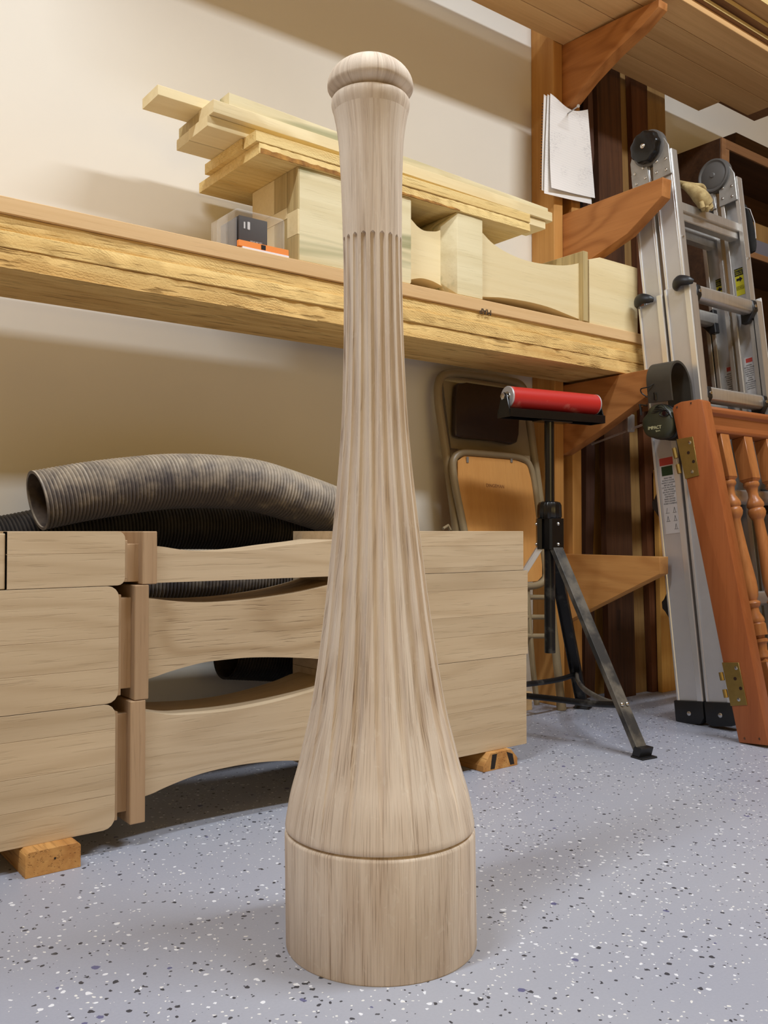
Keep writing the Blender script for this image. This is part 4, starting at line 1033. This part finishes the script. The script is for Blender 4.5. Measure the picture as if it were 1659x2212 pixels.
# ------------------------------------------------------------------ ear defenders on bracket tip
XM = 1.963
em = thing('ear_defenders', on_x(1428, 952, XM), 'olive and black ear defenders hanging from the bracket end by the gate', 'ear defenders')
def ep(px, py, x=XM): return on_x(px, py, x)
cen = ep(1424, 915)
outl = [(1397, 893), (1403, 880), (1417, 873), (1434, 876), (1446, 886), (1453, 900), (1454, 920), (1449, 936), (1438, 945), (1415, 947), (1396, 941), (1388, 928), (1386, 908)]
oc = [on_x(x, y, XM) for x, y in outl]; oc = catmull(oc + [oc[0]], 3)[:-1]; c0 = sum(oc, V((0, 0, 0))) / len(oc)
def cup(xface, sx, mat1, mat2, parent):
    b = bmesh.new(); rr = []
    for dx, k_ in ((0.0, 0.0), (0.0, 0.55), (0.0015, 0.80), (0.005, 0.93), (0.011, 1.0), (0.022, 1.0), (0.028, 0.95)):
        rr.append([b.verts.new(V((xface + sx * dx, 0, 0)) + V((0, c0.y, c0.z)) + V((0, (p.y - c0.y) * max(k_, .01), (p.z - c0.z) * max(k_, .01)))) for p in oc])
    for A_, B_ in zip(rr, rr[1:]):
        n = len(A_)
        for i in range(n): b.faces.new([A_[i], A_[(i + 1) % n], B_[(i + 1) % n], B_[i]])
    b.faces.new(rr[-1]); bmesh.ops.recalc_face_normals(b, faces=b.faces[:])
    c = MB().take(b).build('ear_cup', mat1, parent, ang=60)
    b = bmesh.new(); rr = []
    for dx, k_ in ((0.026, 0.98), (0.029, 1.05), (0.034, 1.03), (0.036, 0.85)):
        rr.append([b.verts.new(V((xface + sx * dx, 0, 0)) + V((0, c0.y + (p.y - c0.y) * k_, c0.z + (p.z - c0.z) * k_))) for p in oc])
    for A_, B_ in zip(rr, rr[1:]):
        n = len(A_)
        for i in range(n): b.faces.new([A_[i], A_[(i + 1) % n], B_[(i + 1) % n], B_[i]])
    b.faces.new(rr[0]); b.faces.new(rr[-1]); bmesh.ops.recalc_face_normals(b, faces=b.faces[:])
    MB().take(b).build('cushion', mat2, c, ang=60); return c
XFACE = XM - 0.006
cp = cup(XFACE, 1, OLIVEP, BLKP, em)
cup(2.055, -1, OLIVEP, BLKP, em)
m = MB()
for k_ in range(5):
    a_ = ep(1400 + k_ * 3, 893 - k_ * 3, XFACE + 0.004); b_ = ep(1436 + k_ * 4, 882 + k_ * 5, XFACE + 0.004)
    mid = ep(1416 + k_ * 4, 893 - k_ * 4 - 2, XFACE - 0.001)
    m.tube(catmull([a_, mid, b_], 5), 0.0012, 6)
m.build('cup_ridge', BLKP, cp)
m = MB(); 
def ring(px, py, r, x): return [V((x, 0, 0)) + V((0, ep(px, py).y + r * 1.3 * math.cos(t), ep(px, py).z + r * 0.8 * math.sin(t))) for t in [2 * math.pi * i / 24 for i in range(25)]]
m.tube(ring(1438, 893, 0.0105, XFACE - 0.0005), 0.0014, 8, cap=False); m.build('volume_ring', BLKP, cp)
m = MB(); m.lathe([(0.008, 0.001), (0.006, -0.001), (0.0, -0.001)], V((XFACE, ep(1438, 893).y, ep(1438, 893).z)), (1, 0, 0), 18); m.build('volume_knob', BLKG, cp)
yd = V((0, -1, 0)); 
m = MB(); q = ep(1414, 924, XFACE - 0.0006); m.text('IMPACT', q, (0, -1, 0.02), (0, 0.02, 1), 0.0115, 0.0002, 0.0002); q = ep(1421, 930.5, XFACE - 0.0006); m.text('Sport', q, (0, -1, 0.02), (0, 0.02, 1), 0.0062, 0.0002); m.build('lettering', WHITEI, cp)
# headband
b = bmesh.new(); rings = []
yb0, yb1 = ep(1401, 850).y, ep(1452, 850).y
zlow = ep(1424, 868).z
ztop = ep(1428, 786, 2.0).z; xr2 = 2.051
xl = XFACE + 0.008
cx_ = (xl + xr2) / 2; rx = (xr2 - xl) / 2
zmid = ztop - 0.056
arc = [V((xl, 0, zlow))] + [V((cx_ - rx * math.cos(a_), 0, zmid + (ztop - zmid) * math.sin(a_))) for a_ in [math.pi * i / 20 for i in range(21)]] + [V((xr2, 0, zlow))]
hb = MB()
b = bmesh.new(); rr = []
for i, p in enumerate(arc):
    p0 = arc[max(i - 1, 0)]; p1 = arc[min(i + 1, len(arc) - 1)]; t_ = (p1 - p0).normalized(); nn = V((-t_.z, 0, t_.x)); h_ = 0.003
    shift = 0.012 * max(0, (p.z - zlow) / (ztop - zlow))
    ya, yb_ = yb0 + shift, yb1 + shift
    rr.append([b.verts.new(V((q.x, y_, q.z))) for q, y_ in ((p + nn * h_, ya), (p + nn * h_, yb_), (p - nn * h_, yb_), (p - nn * h_, ya))])
for A_, B_ in zip(rr, rr[1:]):
    for i in range(4): b.faces.new([A_[i], A_[(i + 1) % 4], B_[(i + 1) % 4], B_[i]])
b.faces.new(rr[0]); b.faces.new(rr[-1]); bmesh.ops.recalc_face_normals(b, faces=b.faces[:])
hb.take(b).build('headband', BANDP, em, ang=50)
m = MB(); m.tube([ep(1414, 848, XFACE + 0.002), ep(1415, 856, XFACE + 0.001), ep(1415, 864, XFACE + 0.002)], 0.004, 10, flat=0.5, up=(0, 1, 0)); m.build('band_slot', BLKG, em)
m = MB(); m.tube(catmull([ep(1412, 829, XFACE + 0.004), ep(1400, 836, XFACE - 0.004), ep(1385, 840, XFACE - 0.006), ep(1386, 849, XFACE), ep(1398, 858, XFACE + 0.006)], 6), 0.0016, 8); m.build('wire', BLKP, em)
m = MB(); m.tube([ep(1382, 873, XFACE + 0.012), ep(1384, 885, XFACE + 0.012), ep(1385, 897, XFACE + 0.012)], 0.003, 8); m.tube([ep(1382, 874, XFACE + 0.012), ep(1398, 876, XFACE + 0.012)], 0.002, 8); m.build('microphone_arm', BLKP, em)

# metal straightedge wedged behind
sg = thing('metal_bar', on_y(1345, 930, 1.68), 'thin silver metal bar with clamp block behind the ear defenders', 'bar')
a = on_y(1278, 960, 1.752); c = on_x(1452, 893, 2.054)
m = MB(); m.bar(a, c, (0, 0, 1), 0.0055, 0.003, 0.0005); m.build('bar', ALUW, sg)
mm = a.lerp(c, 0.50); m = MB(); m.obox(mm + V((0, -0.002, 0.018)), V((0.011, -0.004, 0)), V((0.002, 0.006, 0)), V((0, 0, 0.025)), 0.003, 2); m.build('clamp_block', ALU, sg)
m = MB(); m.obox(a.lerp(c, 0.72) + V((0, 0, 0.018)), V((0.022, -0.010, 0.003)), V((0.001, 0.003, 0)), V((0, 0, 0.014)), 0.001); m.build('dark_label', WALNP, sg)

# ------------------------------------------------------------------ folding chair
CP0 = V((0, 1.700, 0)); CN = V((0, -1, 0.105))
ch = thing('folding_chair', (1.78, 1.70, 0), 'folded taupe metal folding chair leaning on the wall behind the roller stand', 'chair')
def cp_(x, y, off=0.0): return on_pl(x, y, CP0 + CN.normalized() * off, CN)
main = [(1022, 1512), (1004, 1330), (985, 1140), (965, 990), (950, 890), (946, 850), (948, 826), (957, 811), (975, 806), (1010, 809), (1060, 816), (1100, 823), (1120, 829), (1131, 842), (1139, 870), (1150, 960), (1166, 1080), (1186, 1270), (1200, 1400), (1213, 1526)]
m = MB(); m.tube(catmull([cp_(*p) for p in main], 5), 0.0115, 14); m.build('back_frame', TAUPE, ch)
pan = [(957, 826), (1122, 845), (1136, 960), (1150, 1010), (975, 1000), (960, 930)]
c = [cp_(*p, -0.004) for p in ((956, 822), (1124, 842), (1146, 985), (974, 968))]
m = MB(); m.grid(lambda u, v: (c[0].lerp(c[1], u)).lerp(c[3].lerp(c[2], u), v) + V((0, 0.012 * math.sin(math.pi * u), 0)), 12, 6, 0.0012); m.build('back_panel', TAUPE, ch)
pad = [(984, 829), (1000, 829), (1090, 842), (1112, 850), (1117, 865), (1114, 940), (1110, 957), (1098, 962), (1060, 953), (990, 947), (977, 944), (975, 930), (978, 860), (980, 835)]
m = MB(); P = [cp_(*p, 0.004) for p in pad]; m.prism(P, CN.normalized() * 0.014, 0.005, 3); m.build('back_cushion', BROWNV, ch)
seat = [(1018, 1250), (1003, 1150), (985, 1060), (978, 1010), (981, 990), (992, 980), (1010, 977), (1060, 981), (1110, 986), (1132, 993), (1144, 1008), (1152, 1040), (1164, 1130), (1176, 1220), (1178, 1245), (1170, 1259), (1150, 1266), (1100, 1268), (1040, 1268), (1018, 1250)]
m = MB(); m.tube(catmull([cp_(*p, 0.020) for p in seat], 4), 0.010, 12); m.build('seat_frame', TAUPE, ch)
sp2 = [(1018, 1240), (986, 1050), (986, 996), (1000, 985), (1110, 994), (1136, 1004), (1145, 1040), (1168, 1220), (1168, 1245), (1158, 1256), (1100, 1260), (1030, 1258)]
m = MB(); m.prism([cp_(*p, 0.016) for p in sp2], CN.normalized() * 0.006, 0.001); st_ = m.build('seat_underside', PLYW, ch)
q = cp_(1070, 1050, 0.0226); m = MB(); m.text('DINGEMAN', q, (1, 0, -0.03), (0, 0.1, 1), 0.013, 0.0001); m.build('pencil_writing', FAINT, st_)
for x in (1010, 1105): MB().obox(cp_(x, 993, 0.024), (0.004, 0, 0), (0, 0.001, 0.0), (0, 0, 0.008), 0.0006).build('seat_clip', HINGEG, ch)
for y in (1290, 1333, 1374):
    m = MB(); m.tube([cp_(1030, y - 3, 0.012), cp_(1100, y, 0.012), cp_(1183 if y > 1300 else 1174, y, 0.012)], 0.007, 10); m.build('cross_bar', TAUPE, ch)
m = MB(); m.tube(catmull([cp_(1138, 1262, 0.014), cp_(1142, 1330, 0.012), cp_(1150, 1430, 0.006), cp_(1160, 1522, 0.0)], 4), 0.008, 10); m.build('rear_leg', TAUPE, ch)
for x, y in ((1213, 1527), (1022, 1512)):
    m = MB(); p = cp_(x, y); p.z = 0.012; m.lathe([(0.013, 0), (0.014, 0.004), (0.013, 0.026)], V((p.x, p.y, 0.0)), (0, 0.1, 1), 14); m.build('foot_cap', TAUPE, ch)
m = MB(); m.tube([cp_(957, 1142, 0.03), cp_(968, 1135, 0.03), cp_(973, 1145, 0.03)], 0.004, 8); m.build('pivot_bracket', TAUPE, ch)

# ------------------------------------------------------------------ roller stand
CR = V((1.705, 1.54, 0))
rs = thing('roller_stand', CR, 'black tripod work stand with a red roller on top', 'roller stand')
def zr(y): return on_pl(1187, y, CR, FH).z
zpt, zk, zh0, zh1, zbot = zr(905), zr(1083), zr(1120), zr(1186), zr(1410)
CR = on_pl(1187, 1146, CR, FH); CR.z = 0
MB().cyl(CR + ZZ * (zh0), CR + ZZ * zpt, 0.0118, 20).build('pole', BLKG, rs)
MB().cyl(CR + ZZ * zbot, CR + ZZ * (zh1 + 0.01), 0.0135, 20).build('lower_tube', BLKB, rs)
b = bmesh.new(); rr = []
for h_, k_ in ((zh0, 0.95), (zh0 + 0.004, 1.0), (zk - 0.010, 0.97), (zk - 0.003, 0.88), (zk, 0.6)):
    rr.append([b.verts.new(CR + ZZ * h_ + V((math.cos(t), math.sin(t), 0)) * 0.030 * k_ * (1 + (0.03 * (1 if int(i / 2) % 2 else 0) if k_ > 0.95 else 0))) for i, t in enumerate([2 * math.pi * j / 72 for j in range(72)])])
for A_, B_ in zip(rr, rr[1:]):
    for i in range(72): b.faces.new([A_[i], A_[(i + 1) % 72], B_[(i + 1) % 72], B_[i]])
b.faces.new(rr[0][::-1]); b.faces.new(rr[-1]); MB().take(b).build('clamp_collar', BLKG, rs)
hub = MB(); hub.cyl(CR + ZZ * zh1, CR + ZZ * (zh0 - 0.0005), 0.023, 6); hub.build('hub', BLKG, rs)
feet = [on_z(1388, 1636, 0.0), on_z(1258, 1530, 0.0), V((1.475, 1.745, 0))]
brp = []; names = [BLKD, BLKB, ALUD]
for i, f in enumerate(feet):
    d = (f - CR); d.z = 0; dn = d.normalized(); tang = V((-dn.y, dn.x, 0))
    m = MB(); m.obox(CR + dn * 0.026 + ZZ * (zh1 + zh0) / 2, tang * 0.019, dn * 0.006, ZZ * (zh0 - zh1) / 2, 0.001); hp = m.build('leg_bracket', BLKG, rs)
    for zz_ in (zh0 - 0.014, zh1 + 0.012):
        MB().lathe([(0.0045, 0), (0.004, 0.002), (0.0015, 0.004)], CR + dn * 0.032 + ZZ * zz_ - tang * 0.0, dn, 10).build('bolt', STEEL, hp)
    top = CR + dn * 0.030 + ZZ * (zh1 + 0.004); foot = V((f.x, f.y, 0.016)) 
    m = MB(); m.bar(top, foot, tang, 0.031, 0.004, 0.0008)
    ax = (foot - top).normalized()
    for s_ in (1, -1):
        off = tang * s_ * 0.0145; nn = tang.cross(ax).normalized()
        if nn.z > 0: nn = -nn
        m.bar(top + off + nn * 0.006, foot + off + nn * 0.006, tang, 0.002, 0.012, 0.0004)
    m.build('leg', names[i], rs)
    m = MB(); m.obox(V((f.x, f.y, 0.012)), tang * 0.019, dn * 0.012, ZZ * 0.012 + dn * 0.004, 0.0015); m.obox(V((f.x, f.y, 0.002)) + dn * 0.004, tang * 0.023, dn * 0.018, ZZ * 0.002, 0.001); m.build('foot_pad', BLKP, rs)
    brp.append((top.lerp(foot, 0.80), dn, tang))
for i, j in ((0, 1), (1, 2), (2, 0)):
    p, q = brp[i][0], brp[j][0]; out = ((p + q) / 2 - CR); out.z = 0; out = out.normalized() * -0.03
    lowp = V((0, 0, -0.006))
    m = MB(); pth = catmull([p + (q - p) * 0.02 + out * .1, p.lerp(q, 0.2) + out * 0.6 + lowp, p.lerp(q, 0.5) + out + lowp, p.lerp(q, 0.8) + out * 0.6 + lowp, q - (q - p) * 0.02 + out * .1], 6)
    m.tube(pth, 0.0075, 10, flat=0.7, up=ZZ); m.build('brace', BLKB if i != 0 else BLKD, rs)
for p, dn, tang in brp: 
    for s_ in (-0.008, 0.008): MB().lathe([(0.005, 0), (0.0045, 0.002), (0.002, 0.004)], p + tang * s_ + ZZ * 0.004 + dn * 0.002, (dn + ZZ * 0.4), 10).build('bolt', STEEL, rs)
# roller head
RD = V((math.cos(math.radians(-8)), math.sin(math.radians(-8)), 0)); RPn = V((RD.y, -RD.x, 0))
nrmR = RPn
el = on_pl(1097, 859, CR, nrmR); er = on_pl(1284, 873, CR, nrmR)
zr_ = (el.z + er.z) / 2; el.z = er.z = zr_; RR = 0.0262
hd = MB(); hd.cyl(el, er, RR, 40, 0.0008); rl = hd.build('roller', REDP, rs)
m = MB(); m.cyl(el - RD * 0.0025, el + RD * 0.002, RR * 1.01, 40, 0.001); m.cyl(er - RD * 0.002, er + RD * 0.0025, RR * 1.01, 40, 0.001); ec = m.build('end_cap', ALUD, rl)
m = MB(); m.cyl(el - RD * 0.004, el - RD * 0.002, RR * 0.5, 20, 0.0006); m.cyl(el - RD * 0.016, er + RD * 0.016, 0.005, 12); m.lathe([(0.0085, 0), (0.0085, 0.006), (0.004, 0.009)], el - RD * 0.011, -RD, 6); m.build('axle', STEEL, rl)
m = MB()
zp = zr_ - RR - 0.006
m.obox((el + er) / 2 + ZZ * (zp - zr_), RD * ((er - el).length / 2 + 0.012), RPn * 0.026, ZZ * 0.0015, 0.0005)
for s_ in (1, -1): m.obox((el + er) / 2 + ZZ * (zp - zr_ - 0.008) + RPn * s_ * 0.026, RD * ((er - el).length / 2 + 0.012), RPn * 0.0015, ZZ * 0.010, 0.0005)
m.obox((el + er) / 2 + ZZ * (zp - zr_ - 0.016), RD * 0.05, RPn * 0.020, ZZ * 0.006, 0.0015)
m.build('channel', BLKG, rs)
for e_, s_ in ((el, -1), (er, 1)):
    base = e_ + RD * s_ * 0.0095; zz0 = zp - zr_ - 0.018
    pts = [base + RPn * a_ + ZZ * b_ for a_, b_ in ((-0.024, zz0), (0.024, zz0), (0.022, zz0 + 0.02), (0.010, 0.006), (0.0, 0.011), (-0.010, 0.006), (-0.022, zz0 + 0.02))]
    MB().prism(pts, RD * 0.003 * s_, 0.0006).build('end_plate', BLKG, rs)
print('built', len(bpy.data.objects))
